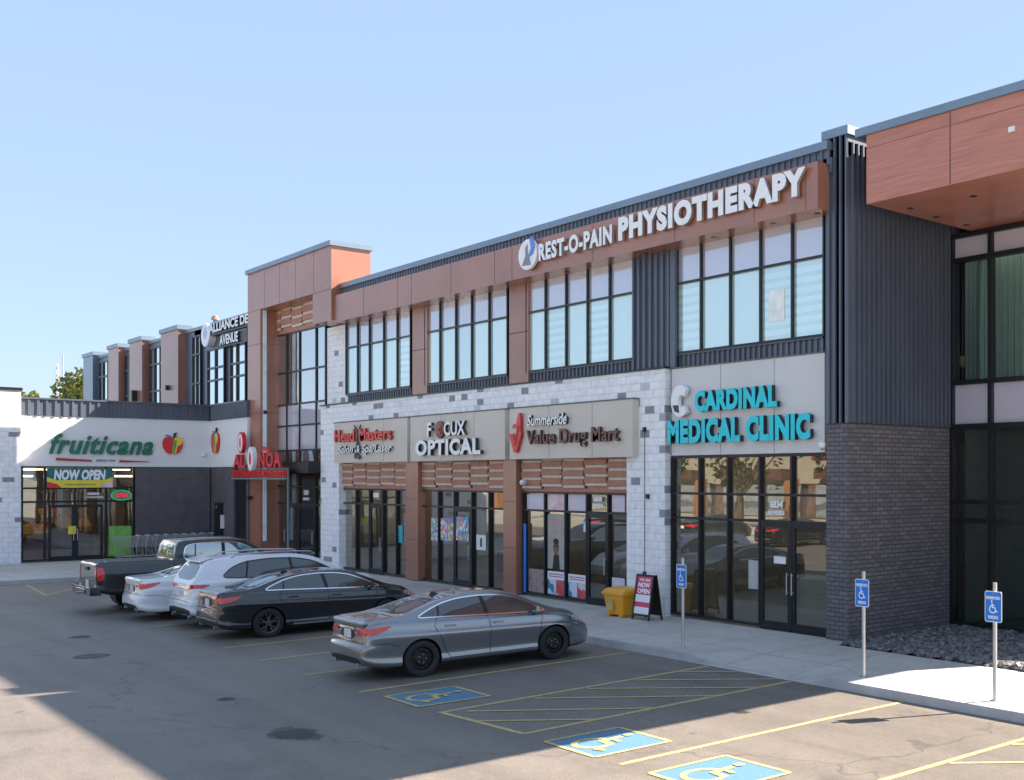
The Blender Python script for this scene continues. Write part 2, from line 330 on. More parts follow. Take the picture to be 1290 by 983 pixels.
# text on a wall plane, fitted to a box (u0, z0, width, height)
def text_mesh(txt, w_, h_, depth, bold=0, shear=0, space=1.0):
    cu = bpy.data.curves.new('lettering', 'FONT'); cu.body = txt; cu.size = 1; cu.offset = bold; cu.shear = shear; cu.space_character = space
    cu.resolution_u = 3; cu.extrude = .5
    ob = bpy.data.objects.new('lettering', cu); COL.objects.link(ob); bpy.context.view_layer.update()
    me = bpy.data.meshes.new_from_object(ob.evaluated_get(bpy.context.evaluated_depsgraph_get()))
    bpy.data.objects.remove(ob); bpy.data.curves.remove(cu)
    xs = [v.co.x for v in me.vertices]; ys = [v.co.y for v in me.vertices]
    x0, x1, y0, y1 = min(xs), max(xs), min(ys), max(ys)
    vs = [((v.co.x-x0)/(x1-x0)*w_, (v.co.z+.5)*depth, (v.co.y-y0)/(y1-y0)*h_) for v in me.vertices]
    fs = [tuple(p.vertices) for p in me.polygons]; fr = [abs(p.normal.z) > .9 for p in me.polygons]
    bpy.data.meshes.remove(me); return vs, fs, fr
def letters(name, txt, mp, u0, z0, w_, h_, o0, depth, face, side, parent=None, bold=.02, shear=0, flip=False, space=1.0, rise=0):
    vs, fs, fr = text_mesh(txt, w_, h_, depth, bold, shear, space)
    b = MB(mp); b.add([(u0+(w_-x if flip else x), o0+o, z0+z) for x, o, z in vs], fs)
    b.m = [0 if q else 1 for q in fr]
    return b.build(name, [face, side], parent)
WY = lambda c: mapW('Y', c)
WX = lambda c: mapW('X', c)
# ribbed vertical cladding on a wall plane
def ribbed(mb, u0, u1, z0, z1, o=0, pitch=.3, d=.05, m=0, horiz=False):
    n = max(1, round((u1-u0)/pitch)); p = (u1-u0)/n
    prof = []
    for i in range(n):
        a = u0+i*p; prof += [(a, o), (a+p*.62, o), (a+p*.68, o+d), (a+p*.94, o+d)]
    prof += [(u1, o)]
    vs = [(u, q, z) for z in (z0, z1) for u, q in prof]; k = len(prof)
    mb.add(vs, [(i, i+1, k+i+1, k+i) for i in range(k-1)], m)
# window wall: frame grid + panes.  rows = list of z lines, cols = list of u lines
def window(mp, cols, rows, parent, row_mats, o=0, fw=.055, fd=.12, name='window', fm=None):
    b = MB(mp)
    for i, u in enumerate(cols): b.box(u-fw/2, u+fw/2, o-.02, o+fd-.02, rows[0]-fw/2, rows[-1]+fw/2)
    for i, z in enumerate(rows):
        for a, c in zip(cols[:-1], cols[1:]): b.box(a+fw/2, c-fw/2, o-.02, o+fd-.026, z-fw/2, z+fw/2)
    f = b.build(name, fm or frame_m, parent)
    mats = []
    for m in row_mats:
        for q in (m if isinstance(m, list) else [m]):
            if q not in mats: mats.append(q)
    g = MB(mp); wr = random.Random(int(abs(cols[0])*100))
    for r, m0 in enumerate(row_mats):
        for a, c in zip(cols[:-1], cols[1:]):
            m = wr.choice(m0) if isinstance(m0, list) else m0
            g.quad((a, o+.03, rows[r]), (c, o+.03, rows[r]), (c, o+.03, rows[r+1]), (a, o+.03, rows[r+1]), mats.index(m))
    g.build('pane', mats, f, flat=True)
    return f
def door(mp, u0, u1, z0, z1, parent, glass, o=.05, hand=1):
    b = MB(mp); w_ = .09
    b.box(u0, u0+w_, o, o+.06, z0, z1); b.box(u1-w_, u1, o, o+.06, z0, z1)
    b.box(u0+w_, u1-w_, o+.002, o+.058, z0, z0+.2); b.box(u0+w_, u1-w_, o+.002, o+.058, z1-.11, z1)
    d = b.build('door', frame_m, parent)
    g = MB(mp); g.quad((u0+w_, o+.03, z0+.2), (u1-w_, o+.03, z0+.2), (u1-w_, o+.03, z1-.11), (u0+w_, o+.03, z1-.11)); g.build('pane', glass, d, flat=True)
    h = MB(mp); uh = u1-.05 if hand > 0 else u0+.05
    h.tube((uh, o+.13, z0+.85), (uh, o+.13, z0+1.35), .015); h.tube((uh, o+.05, z0+.9), (uh, o+.13, z0+.9), .012); h.tube((uh, o+.05, z0+1.3), (uh, o+.13, z0+1.3), .012)
    h.build('handle', galv, d); return d
# ================================================================= GROUND
b = MB(); b.quad((-1500, -1500, -.02), (1500, -1500, -.02), (1500, 1500, -.02), (-1500, 1500, -.02)); struct(b.build('ground', earth))
b = MB(); b.quad((-170, -9, 0), (12, -9, 0), (12, 14.3, 0), (-170, 14.3, 0)); struct(b.build('parking_lot', asphalt))
KY, SZ = 14.02, .15
RX0, RX1 = -17.0, -14.4             # lowered kerb at the hatched access aisle
FXW = -56.1                          # grocery front wall plane
def swpoly(mb, pts, z): mb.add([(x, y, zz) for x, y, zz in pts], [tuple(range(len(pts)))])
b = MB()
# pavement top (with a kerb ramp let into it)
b.quad((-47, KY+.15, SZ), (RX0-.6, KY+.15, SZ), (RX0-.6, 22, SZ), (-47, 22, SZ))
b.quad((RX0-.6, KY+1.5, SZ), (RX1+.6, KY+1.5, SZ), (RX1+.6, 22, SZ), (RX0-.6, 22, SZ))
b.add([(RX0-.6, KY+.15, SZ), (RX0, KY+.15, .03), (RX0, KY+1.5, SZ), (RX0-.6, KY+1.5, SZ)], [(0, 1, 2), (0, 2, 3)])
b.quad((RX0, KY+.15, .03), (RX1, KY+.15, .03), (RX1, KY+1.5, SZ), (RX0, KY+1.5, SZ))
b.add([(RX1, KY+.15, .03), (RX1+.6, KY+.15, SZ), (RX1+.6, KY+1.5, SZ), (RX1, KY+1.5, SZ)], [(0, 1, 3), (1, 2, 3)])
b.quad((RX1+.6, KY+.15, SZ), (10, KY+.15, SZ), (10, 17.0, SZ), (RX1+.6, 17.0, SZ))
b.quad((RX1+.6, 17.0, SZ), (-16.4, 17.0, SZ), (-16.4, 22, SZ), (RX1+.6, 22, SZ))
b.quad((-60, -30, SZ), (-47, -30, SZ), (-47, 22, SZ), (-60, 22, SZ))
struct(b.build('sidewalk', concrete))
b = MB()
def kerb_run(x0, x1, y, z0, z1):   # along X
    b.add([(x0, y, 0), (x1, y, 0), (x0, y+.02, z0), (x1, y+.02, z1), (x0, y+.15, z0), (x1, y+.15, z1)], [(0, 1, 3, 2), (2, 3, 5, 4)])
for x0, x1, za, zb_ in ((-47, RX0-.6, SZ, SZ), (RX0-.6, RX0, SZ, .03), (RX0, RX1, .03, .03), (RX1, RX1+.6, .03, SZ), (RX1+.6, 10, SZ, SZ)): kerb_run(x0, x1, KY, za, zb_)
b.add([(-46.85, -30, 0), (-46.85, KY+.15, 0), (-46.87, -30, SZ), (-46.87, KY+.15, SZ), (-47, -30, SZ), (-47, KY+.15, SZ)], [(0, 1, 3, 2), (2, 3, 5, 4)])
struct(b.build('kerb', kerbm))
# painted markings
def line(mb, p, q, w_=.10, z=.004):
    p = Vector((*p, 0)); q = Vector((*q, 0)); d = (q-p).normalized(); n = Vector((-d.y, d.x, 0))*w_/2; up = Vector((0, 0, z))
    mb.add([tuple(x+up) for x in (p-n, q-n, q+n, p+n)], [(0, 1, 2, 3)])
for i, X in enumerate([-33.7, -31.3, -28.6, -26.3, -24.0, -21.65, -19.25]):
    b = MB(); line(b, (X, 8.1), (X-.05*0-.3, 13.85)); struct(b.build('parking_line', yellow))
b = MB(); line(b, (-12.0, 8.4), (-12.0, 13.95)); struct(b.build('parking_line', yellow))
b = MB(); line(b, (-9.08, 8.2), (-9.08, 13.9)); struct(b.build('parking_line', yellow))
b = MB()
line(b, (-16.66, 8.25), (-17.0, 13.95)); line(b, (-14.42, 8.4), (-14.66, 13.95)); line(b, (-16.66, 8.29), (-14.42, 8.43), z=.0055)
for p, q in (((-15.7, 8.35), (-14.44, 9.75)), ((-16.45, 8.6), (-14.46, 10.9)), ((-16.6, 9.9), (-14.55, 12.2)), ((-16.7, 11.0), (-14.6, 13.2)), ((-16.75, 12.1), (-15.0, 13.95)), ((-16.85, 13.2), (-16.1, 13.95))): line(b, p, q, .08, .007)
struct(b.build('hatched_aisle_marking', yellow))
b = MB()
for p, q in (((-9.0, 8.6), (-7.2, 10.6)), ((-9.0, 9.95), (-7.1, 11.95)), ((-9.0, 11.4), (-7.1, 13.4)), ((-9.02, 12.8), (-8, 13.9))): line(b, p, q, .08, .007)
line(b, (-7.1, 8.2), (-7.1, 13.9)); struct(b.build('hatched_aisle_marking', yellow))
b = MB()
line(b, (-46.6, 8.2), (-42.0, 7.9)); line(b, (-42, 7.9), (-44.6, 9.4), z=.0055); struct(b.build('corner_marking', yellow))
def wheelchair(cx, cy, s, mpz, mb, up=(0, 1)):
    """accessible symbol from strokes; local coords in units of s"""
    cnt = [0]
    def seg(p, q, w_):
        cnt[0] += 1; k = (cnt[0] % 2 if cnt[0] < 19 else cnt[0]-16)
        p = Vector(p); q = Vector(q); d = (q-p).normalized(); n = Vector((-d.y, d.x))*w_/2; p = p-d*w_*.3; q = q+d*w_*.3
        mb.add([mpz(cx+v.x*s, cy+v.y*s, k) for v in (p-n, q-n, q+n, p+n)], [(0, 1, 2, 3)])
    N = 18; c = Vector((-.05, -.18)); R = .26
    pts = [c+Vector((math.cos(a), math.sin(a)))*R for a in [math.radians(110+i*(250/N)) for i in range(N+1)]]
    for p, q in zip(pts[:-1], pts[1:]): seg(p, q, .085)
    seg((-.10, .27), (-.06, -.05), .10); seg((-.06, -.05), (.17, -.07), .09); seg((.17, -.07), (.27, -.36), .09); seg((.27, -.36), (.37, -.32), .08); seg((-.09, .12), (.12, .10), .07)
    mb.add([mpz(cx+(-.11+.07*math.cos(2*PI*i/12))*s, cy+(.40+.07*math.sin(2*PI*i/12))*s, 9) for i in range(12)], [tuple(range(12))])
for cx, cy in ((-17.92, 8.86), (-13.15, 9.0), (-10.75, 9.02)):
    b = MB(); h = .62
    b.quad((cx-h, cy-h, .004), (cx+h, cy-h, .004), (cx+h, cy+h, .004), (cx-h, cy+h, .004))
    o = struct(b.build('wheelchair_marking', bluep))
    c = MB()
    for p, q, zz in (((-h, -h), (h, -h), .0085), ((h, -h), (h, h), .0095), ((h, h), (-h, h), .0085), ((-h, h), (-h, -h), .0095)): line(c, (cx+p[0], cy+p[1]), (cx+q[0], cy+q[1]), .07, zz)
    wheelchair(cx, cy, 1.05, lambda x, y, k: (x, y, .0085+.0008*k), c)
    c.build('symbol', yellow, o)
def stain_mat(cx, cy, rx, ry, seed, dark):
    m, n, L, b = new_mat('stain_%d' % seed); b.inputs['Base Color'].default_value = (*dark, 1); b.inputs['Roughness'].default_value = .6
    g = n.new('ShaderNodeNewGeometry'); mp = n.new('ShaderNodeMapping'); mp.vector_type = 'POINT'
    mp.inputs['Location'].default_value = (-cx/rx, -cy/ry, 0); mp.inputs['Scale'].default_value = (1/rx, 1/ry, 0); L.new(g.outputs['Position'], mp.inputs[0])
    ln = n.new('ShaderNodeVectorMath'); ln.operation = 'LENGTH'; L.new(mp.outputs[0], ln.inputs[0])
    t = n.new('ShaderNodeTexNoise'); t.inputs['Scale'].default_value = 2.2/max(rx, ry); t.inputs['Detail'].default_value = 7; t.inputs['Roughness'].default_value = .7; L.new(g.outputs['Position'], t.inputs['Vector'])
    ad = n.new('ShaderNodeMath'); ad.operation = 'MULTIPLY_ADD'; ad.inputs[1].default_value = 1.6; L.new(t.outputs['Fac'], ad.inputs[0]); L.new(ln.outputs['Value'], ad.inputs[2])
    r = n.new('ShaderNodeMapRange'); r.inputs['From Min'].default_value = 1.25; r.inputs['From Max'].default_value = 1.6; r.inputs['To Min'].default_value = .75; r.inputs['To Max'].default_value = 0; L.new(ad.outputs[0], r.inputs['Value'])
    L.new(r.outputs[0], b.inputs['Alpha']); return m
def blob(name, cx, cy, rx, ry, seed, z=.005, dark=(.035, .032, .03)):
    b = MB(); n = 30
    b.add([(cx+math.cos(2*PI*i/n)*rx*1.4, cy+math.sin(2*PI*i/n)*ry*1.4, z) for i in range(n)], [tuple(range(n))])
    return struct(b.build(name, stain_mat(cx, cy, rx, ry, seed, dark)))
blob('asphalt_patch', -16.75, 6.12, .75, .42, 3)
for i_, (x_, y_, r_) in enumerate(((-24.8, 10.2, .35), (-22.9, 9.3, .22), (-13.3, 11.6, .2), (-20.2, 6.3, .25), (-30.5, 6.4, .4))):
    blob('oil_stain', x_, y_, r_, r_*.8, 40+i_, .0052)
b = MB(); b.add([(-27.06+.33*math.cos(2*PI*i/24), 5.87+.33*math.sin(2*PI*i/24), .006) for i in range(24)], [tuple(range(24))]); struct(b.build('manhole_cover', oil))
# gravel bed
b = MB(); b.quad((-16.5, 17.0, .12), (10, 17.0, .12), (10, 22, .12), (-16.5, 22, .12)); struct(b.build('planting_bed', PM('bed_soil', (.03, .028, .026), .95, var=.3)))
b = MB(); rr = random.Random(2)
for i in range(5200):
    x = rr.uniform(-16.45, -9); y = rr.uniform(17.08, 21.0); s = rr.uniform(.03, .085); z = .13+rr.uniform(0, .07)
    M = Matrix.Rotation(rr.uniform(0, 6.28), 3, 'Z') @ Matrix.Rotation(rr.uniform(-.6, .6), 3, 'X')
    vs = [M @ Vector((sx*s*rr.uniform(.6, 1.2), sy_*s*rr.uniform(.5, 1), sz_*s*rr.uniform(.35, .7))) for sx in (-1, 1) for sy_ in (-1, 1) for sz_ in (-1, 1)]
    b.add([(x+v.x, y+v.y, z+v.z) for v in vs], [(0, 1, 3, 2), (4, 6, 7, 5), (0, 4, 5, 1), (2, 3, 7, 6), (0, 2, 6, 4), (1, 5, 7, 3)])
tag(b.build('gravel', rockm), 'dark crushed rock filling the bed by the glazed corner', 'gravel', kind='stuff')
# ================================================================= MAIN BUILDING
G0 = SZ
YW, YP, YS, YF = 17.7, 17.42, 17.22, 17.02     # glazing, masonry, sign and fascia planes
Zh, Zm, Zs, Zb = 9.52, 8.61, 6.85, 6.48        # upper window head, transom, sill, top of masonry
X = lambda px, Y=YW: fx(px, Y)
main = thing('shop_building', (-40, 18, 0), 'two storey shop building with copper fascia, white block piers and dark ribbed metal', 'building')
# body behind everything
b = MB()
b.box(-83, -16.55, 23.6, 45, 0, 10.6); b.build('rear_block', metal_d, main)
b = MB(); b.box(-83, -16.55, 18.1, 23.6, 10.35, 10.6); b.build('roof', metal_cap, main)
b = MB(); b.box(-64, -16.55, 18.1, 23.6, 6.35, 6.6); b.build('floor_slab', interior, main)
# parapet
b = MB(WY(17.32)); b.box(X(435, 17.32), -16.9, -1.0, 0, 10.3, 10.62, 0)
ribbed(b, X(430, 17.32), -16.95, 10.45, 10.84, 0, .2, .035, 0)
b.build('parapet', [metal_d], main)
b = MB(WY(17.32)); b.box(X(430, 17.32), -16.95, -1.05, .09, 10.80, 10.98); b.build('cap_flashing', metal_cap, main)
# fascia box
xfa, xfb = X(421, YF), X(1030, YF)
b = MB(WY(YF)); b.box(xfa, xfb, -.9, 0, 9.49, 10.50)
b.box(xfa-.2, xfa, -.9, -.15, 9.49, 10.48, 1)
for px in (458, 501, 518, 568, 623, 645): b.box(X(px, YF)-.008, X(px, YF)+.008, 0, .004, 9.50, 10.49, 1)
for px in (747, 850, 950, 1015): b.box(X(px, YF)-.006, X(px, YF)+.006, 0, .004, 9.50, 10.49, 1)
for px in (720, 870, 960, 1010): b.ell((X(px, YF), 9.486), .001, .001, 0, .001, 3)
b.build('fascia', [copper, PM('fascia_joint', (.12, .05, .035), .6)], main)
for px in (700, 800, 885, 960, 1015):
    b = MB(); x = X(px, YF); b.tube((x, YF+.35, 9.484), (x, YF+.35, 9.489), .07, 16); b.build('soffit_light', black, main)
# upper windows
wins = [((438.5, 453, 468, 486, 503, 519), 0), ((538.5, 557, 577, 597, 619, 641), 0), ((666.5, 690, 716, 743, 771, 799.5), 0), ((855, 886, 923, 961, 1001, 1039), 1)]
for cs, k in wins:
    window(WY(YW), [X(c) for c in cs[:-1]]+[X(cs[-1])+.05], [Zs, Zm, Zh], main, [[gl_up, gl_up, gl_up2, gl_up3, gl_up] if k or cs[0] == 666.5 else [gl_up2, gl_up2, gl_up3, gl_up4, gl_up2], gl_sp])
# one paper notice behind the physiotherapy window
# sill cladding bands
for a, c in ((438.5, 519), (538.5, 641), (666.5, 799.5), (853, 1039)):
    b = MB(WY(YW)); ribbed(b, X(a), X(c), Zb-.02, Zs-.05, 0, .19, .045); b.box(X(a), X(c), -.1, .08, Zs-.06, Zs-.03); b.build('sill_cladding', metal_d, main)
# dark ribbed pilaster
b = MB(WY(17.6)); ribbed(b, X(800.5, 17.6), X(853, 17.6), Zb-.02, 9.49, 0, .27, .06); b.box(X(846, 17.6), X(852, 17.6), 0, .05, Zb-.02, 9.49)
b.box(X(799, 17.6)-.0, X(800.5, 17.6), -.2, .06, Zb-.02, 9.49); b.build('pilaster', metal_d, main)
# copper pilasters (upper)
for a, c in ((519.5, 538), (641.5, 665.5)):
    b = MB(WY(17.6)); b.box(X(a, 17.6), X(c, 17.6), -.3, 0, Zb-.25, 9.49); b.box(X(a, 17.6), X(c, 17.6), 0, .003, 8.05, 8.07, 1); b.build('pilaster', [copper, seam], main)
# white masonry
xl, xr_ = X(404, YP), X(838, YP)
b = MB(WY(YP))
b.box(xl, fx(427, YP), -.7, 0, G0, Zb)                       # left pier
b.box(X(789.5, YP), xr_, -.7, 0, G0, Zb)                  # right pier
b.box(fx(427, YP), X(789.5, YP), -.7, 0, 4.3, Zb-.001)         # band above the signs
b.box(X(412, 17.69), X(438, 17.69), -.9, -.27, Zb, 9.55)      # upper left pier
b.build('masonry_wall', whiteb, main)
b = MB(WY(YP)); b.box(xl-.03, xr_+.02, -.3, .04, Zb-.02, Zb+.03); b.build('ledge_flashing', frame_m, main)
# lower copper pilasters
for a, c in ((511, 526.5), (634, 650)):
    b = MB(WY(YP)); b.box(X(a, YP), X(c, YP), -.42, 0, G0+.02, 4.75)
    for z in (1.55, 2.95): b.box(X(a, YP), X(c, YP), 0, .003, z, z+.012, 1)
    b.build('pilaster', [copper, seam], main)
# slatted panels
def louvre(mp, u0, u1, z0, z1, parent, ncol, seed):
    b = MB(mp); b.box(u0, u1, -.12, 0, z0, z1, 0); n = 8; h = (z1-z0-.06)/n; w_ = (u1-u0)/ncol; rr = random.Random(seed)
    for c in range(ncol):
        ph = (c % 2)*.5*h+rr.choice((0, .25))*h
        for r in range(n//2+1):
            z = z0+.12+ph+r*2*h
            if z+h*.75 < z1-.02:
                b.box(u0+c*w_+.03, u0+(c+1)*w_-.05, 0, .05, z, z+h*.62, 1)
                b.box(u0+(c+1)*w_-.05, u0+(c+1)*w_+.05, 0, .012, z-.02, z+h*.62, 2) if c < ncol-1 else None
            zz = z+h
            if zz+h*1.1 < z1: b.box(u0+c*w_+.002, u0+(c+1)*w_-.06, 0, .075, zz-h*.30, zz+h*.92, 0)
    return b.build('slat_panel', [copperd, taupe, black], parent)
ZL, ZG = 3.24, 4.3
louvre(WY(17.62), X(433), fx(511, YP)+.04, ZL, ZG, main, 5, 1); louvre(WY(17.62), X(533), fx(634, YP)+.04, ZL, ZG, main, 5, 2); louvre(WY(17.62), X(662), fx(789.5, YP)+.04, ZL, ZG, main, 5, 3)
# ground floor shop fronts
ZT = 2.71
def front(cols, rows, doorc, glass, hand):
    f = window(WY(YW), cols, rows, main, [glass]*(len(rows)-1), fw=.06, fd=.14, name='shop_window')
    for i, hd in zip(doorc, hand): door(WY(YW), cols[i]+.03, cols[i+1]-.03, G0+.01, rows[-2 if len(rows) == 3 else 1]-.03, main, gl_door, .05, hd)
front([X(c) for c in (434, 452, 469, 486, 503)]+[fx(511, YP)+.06], [G0+.08, ZT, ZL], [2], gl_store, [1])
front([X(c) for c in (535, 556, 576, 598, 620)]+[fx(634, YP)+.06], [G0+.08, ZT, ZL], [2], gl_store, [1])
front([X(c) for c in (663, 690, 716, 743, 770)]+[fx(789.5, YP)+.06], [G0+.08, ZT, ZL], [3], gl_store, [1])
zt4 = zc(3.745); YC_ = 17.42
front([X(c) for c in (850.5, 885, 921, 961, 1001)]+[fx(1040, YC_)+.06], [G0+.08, zc(2.38), zc(2.93), zt4], [3, 4], gl_store, [1, -1])
# pier between clinic and corner (metal above, brick below)
XC = -16.5; YC = 17.42
b = MB(WY(YC)); u0 = X(1040, YC)
ribbed(b, u0, XC, 4.87, 11.05, 0, .17, .05)
b.box(u0, XC-.002, -.6, -.002, 4.87, 11.1)
b.build('corner_cladding', metal_d, main)
b = MB(); b.box(u0-.06, XC+.05, YC-.07, YC+1.3, 11.05, 11.24); b.box(u0, XC, YC, YC+1.25, 10.6, 11.05, 1); b.build('cap_flashing', [metal_cap, metal_d], main)
b = MB(WX(XC)); ribbed(b, YC, 21.06, 4.87, 10.9, 0, .155, .05); b.box(YC, 21.3, -.4, -.001, 4.87, 10.9); b.build('side_cladding', metal_d, main)
b = MB(); b.box(u0, XC-.01, YC+.02, 21.3, G0, 4.86); b.box(u0-.001, XC-.006, YC+.015, YC+.02, 4.80, 4.865)
b.build('brick_wall', darkb, main)
# interiors
def room(x0, x1, y0, y1, z0, z1, parent, wall=interior, floor=interiord, open_x1=False):
    b = MB(); b.quad((x0, y0, z0+.01), (x1, y0, z0+.01), (x1, y1, z0+.01), (x0, y1, z0+.01), 1)
    b.quad((x0, y0, z1), (x1, y0, z1), (x1, y1, z1), (x0, y1, z1))
    b.quad((x0, y1, z0), (x1, y1, z0), (x1, y1, z1), (x0, y1, z1))
    b.quad((x0, y0, z0), (x0, y1, z0), (x0, y1, z1), (x0, y0, z1))
    if open_x1: b.quad((x0, y0, z0), (x1, y0, z0), (x1, y0, z1), (x0, y0, z1))
    else: b.quad((x1, y0, z0), (x1, y1, z0), (x1, y1, z1), (x1, y0, z1))
    return b.build('interior', [wall, floor], parent)
room(X(434), X(522), 17.85, 23.5, G0, 4.2, main); room(X(523), X(648), 17.85, 23.5, G0, 4.2, main)
room(X(649), X(800), 17.85, 23.5, G0, 4.2, main); room(X(850), X(1039), 17.85, 23.4, G0, 4.5, main)
# things inside the shops
def counter(x0, x1, y0, y1, h, mat, label, top=None):
    t = thing('counter', ((x0+x1)/2, (y0+y1)/2, G0), label, 'counter')
    b = MB(); b.box(x0, x1, y0, y1, G0+.012, h-.04); b.build('base', mat, t)
    b = MB(); b.box(x0-.04, x1+.04, y0-.04, y1+.04, h-.04, h); b.build('top', top or white, t)
counter(X(560), X(618), 19.6, 20.2, 1.15, maroon, 'low dark red counter inside the optical shop')
counter(X(900), X(990), 20.2, 20.9, 1.1, taupe, 'taupe reception counter inside the medical clinic')
counter(X(455), X(500), 19.8, 20.4, 1.2, white, 'white counter inside the hair salon')
counter(X(690), X(770), 20.8, 21.5, 1.3, white, 'white shelf counter inside the drug store')
# ---- second storey continuing to the left above the grocery wing
YL = 17.9
def XL(p): return fx(p, YL)
b = MB(WY(YL)); 
b.box(XL(112), XL(312)+6, -.4, -.1, 6.0, 11.0)
for a, c in ((145, 158), (172, 188), (212, 245), (255, 264), (285, 293)): b.box(XL(a), XL(c), -.1, 0, 6.0, 11.0)
b.box(XL(112), XL(312)+6, -.1, -.001, 10.75, 11.0)
b.box(XL(245), XL(312)+4, -.1, -.001, 9.85, 11.0)
b.build('upper_wall', metal_d, main)
b = MB(WY(YL)); b.box(XL(112), XL(312)+6, -.5, .08, 11.0, 11.16)
b.box(XL(112)-.1, XL(125)+.1, -.4, .36, 11.2, 11.42)
for a, c in ((145, 158), (172, 188), (212, 234)): b.box(XL(a)-.1, XL(c)+.1, -.3, .42, 11.22, 11.44)
b.build('cap_flashing', metal_cap, main)
b = MB(WY(YL)); b.box(XL(112), XL(124), -.3, .3, 6, 11.2); b.build('pilaster', metal_cap, main)
for a, c in ((145, 158), (172, 188), (212, 234)):
    b = MB(WY(YL)); b.box(XL(a), XL(c), -.05, .35, 6, 11.22); b.build('pilaster', copper, main)
for cs, zt in (((127, 132, 138, 145), 10.7), ((160, 165, 172), 10.7), ((191, 197, 204, 212), 10.7), ((245, 250, 255), 10.7), ((264, 274, 285), 9.85), ((293, 301, 312), 9.85)):
    window(WY(YL), [XL(c) for c in cs], [6.0, 8.35, zt-.9, zt], main, [gl_far, gl_far, gl_far], o=.02, fw=.09)
# ================================================================= ENTRANCE TOWER
YT = 16.92
tx0, tx1 = X(312, YT), X(417.3, YT)
tower = thing('entrance_tower', ((tx0+tx1)/2, YT+.7, 0), 'tall copper panelled portal tower framing a glazed entrance', 'building')
xl2, xo1 = X(328, YT), X(394, YT)
YB = 18.4
b = MB(WY(YT))
b.box(tx0, xl2, -.95, 0, G0, 10.74)                     # left leg
b.box(tx0, tx0+3.5, -.95, 0, 10.74, 12.38); b.box(tx0+3.5, tx1, -(YB-YT), 0, 10.741, 12.38)               # lintel
b.box(xo1, tx1, -.75, -.001, 9.58, 10.739)                  # short hanging right leg

for z in (3.2, 6.4, 9.3): b.box(tx0, xl2, 0, .003, z, z+.02, 1); b.box(xl2, xl2+.003, -.9, -.01, z, z+.02, 1)
for z in (10.74,): b.box(tx0, tx1, 0, .003, z, z+.02, 1)
for px in (333, 352, 372, 395): b.box(X(px, YT)-.01, X(px, YT)+.01, 0, .003, 10.78, 12.36, 1)
b.build('portal_frame', [copper, MATS['fascia_joint']], tower)
b = MB(WY(YT)); b.box(tx0-.08, tx0+3.5, -1.0, .08, 12.38, 12.56); b.box(tx0+3.5, tx1+.08, -(YB-YT)-.08, .08, 12.38, 12.56); b.build('cap_flashing', metal_cap, tower)
b = MB(); b.box(xl2, xl2+.05, sy(331, xl2), sy(335.5, xl2), 1.0, 10.72); b.build('light_strip', PM('pale_strip', (.80, .90, .96), .4), tower)
b = MB(); b.box(xl2+.05, xl2+.07, sy(331, xl2), sy(335.5, xl2), 6.35, 6.5); b.build('strip_joint', black, tower)
gt = [X(346), X(363), X(379), X(400), X(412)]
window(WY(YW), gt, [4.3, 4.8, 5.83, 6.72, 8.07, 9.69], tower, [gl_tower, gl_spv, gl_spv, gl_tower, gl_tower], fw=.07, fd=.1)
window(WY(YW), gt, [G0+.08, 2.58, 3.3, 3.85], tower, [gl_store, gl_store, gl_store], fw=.07, name='entrance_window')
door(WY(YW), gt[2]+.03, gt[3]-.03, G0+.01, 2.55, tower, gl_door, .05, 1)
door(WY(YW), gt[1]+.03, gt[2]-.03, G0+.01, 2.55, tower, gl_door, .05, -1)
b = MB(WY(YW)); b.box(X(363), X(413), -.1, .75, 3.86, 4.27); b.build('entrance_canopy', black, tower)
louvre(WY(17.62), X(345), X(400), 9.72, 11.2, tower, 4, 9)
b = MB(WY(YW)); b.box(X(338), X(346), -.2, .0, G0, 9.7); b.build('jamb', copper, tower)
b = MB(); x0, x1 = X(346), X(413)
room(x0, x1, 17.85, 23.5, G0, 9.7, tower)
# ================================================================= GROCERY WING
wing = thing('grocery_wing', (-60, 12, 0), 'single storey grocery wing with white band, charcoal wall and dark ribbed parapet', 'building')
Zp1, Zp2, Zw0 = zc(6.18), zc(5.58), zc(3.7)
y0w, y1w = sy(27, FXW), 16.81
b = MB(WX(FXW)); b.box(y0w-.3, y1w, -.3, 0, Zw0, Zp2); b.build('white_band', render_w, wing)
b = MB(WY(y1w)); b.box(FXW, tx0+.3, -.3, 0, Zw0, Zp2-.001); b.build('white_band', render_w, wing)
b = MB(WX(FXW)); ribbed(b, y0w-.3, y1w-.05, Zp2, Zp1, .03, .3, .05); b.box(y0w-.3, y1w, -.3, .02, Zp2+.001, Zp1); b.box(y0w-.3, y1w-.11, -.35, .11, Zp1, Zp1+.07)
b.build('parapet', metal_d, wing)
b = MB(WY(y1w)); ribbed(b, FXW+.1, tx0+.3, Zp2, Zp1, .03, .3, .05); b.box(FXW+.11, tx0+.3, -.3, .02, Zp2+.001, Zp1); b.box(FXW+.11, tx0+.3, -.35, .11, Zp1, Zp1+.07)
b.build('parapet', metal_d, wing)
yg1 = sy(169, FXW)
b = MB(WX(FXW)); b.box(yg1, y1w, -.3, -.04, G0, Zw0); b.build('charcoal_wall', darkw, wing)
b = MB(WY(y1w)); b.box(FXW-.04, X(293, y1w), -.3, -.04, G0, Zw0); b.box(X(311, y1w), tx0+.05, -.3, -.04, G0, Zw0); b.build('charcoal_wall', darkw, wing)
b = MB(WY(y1w)); b.box(X(293, y1w), X(311, y1w), -.25, -.12, G0, Zw0); b.build('door', frame_m, wing)
b = MB(); b.box(-85, FXW-.35, 5, 22, 6.2, 6.3); b.box(-85, FXW-12, 5, 22, 0, 6.2); b.box(-85, FXW-.35, 5, 7.5, 0, 6.2); b.box(-85, FXW-.35, 17, 17.8, 0, 6.2); b.build('roof_block', metal_cap, wing)
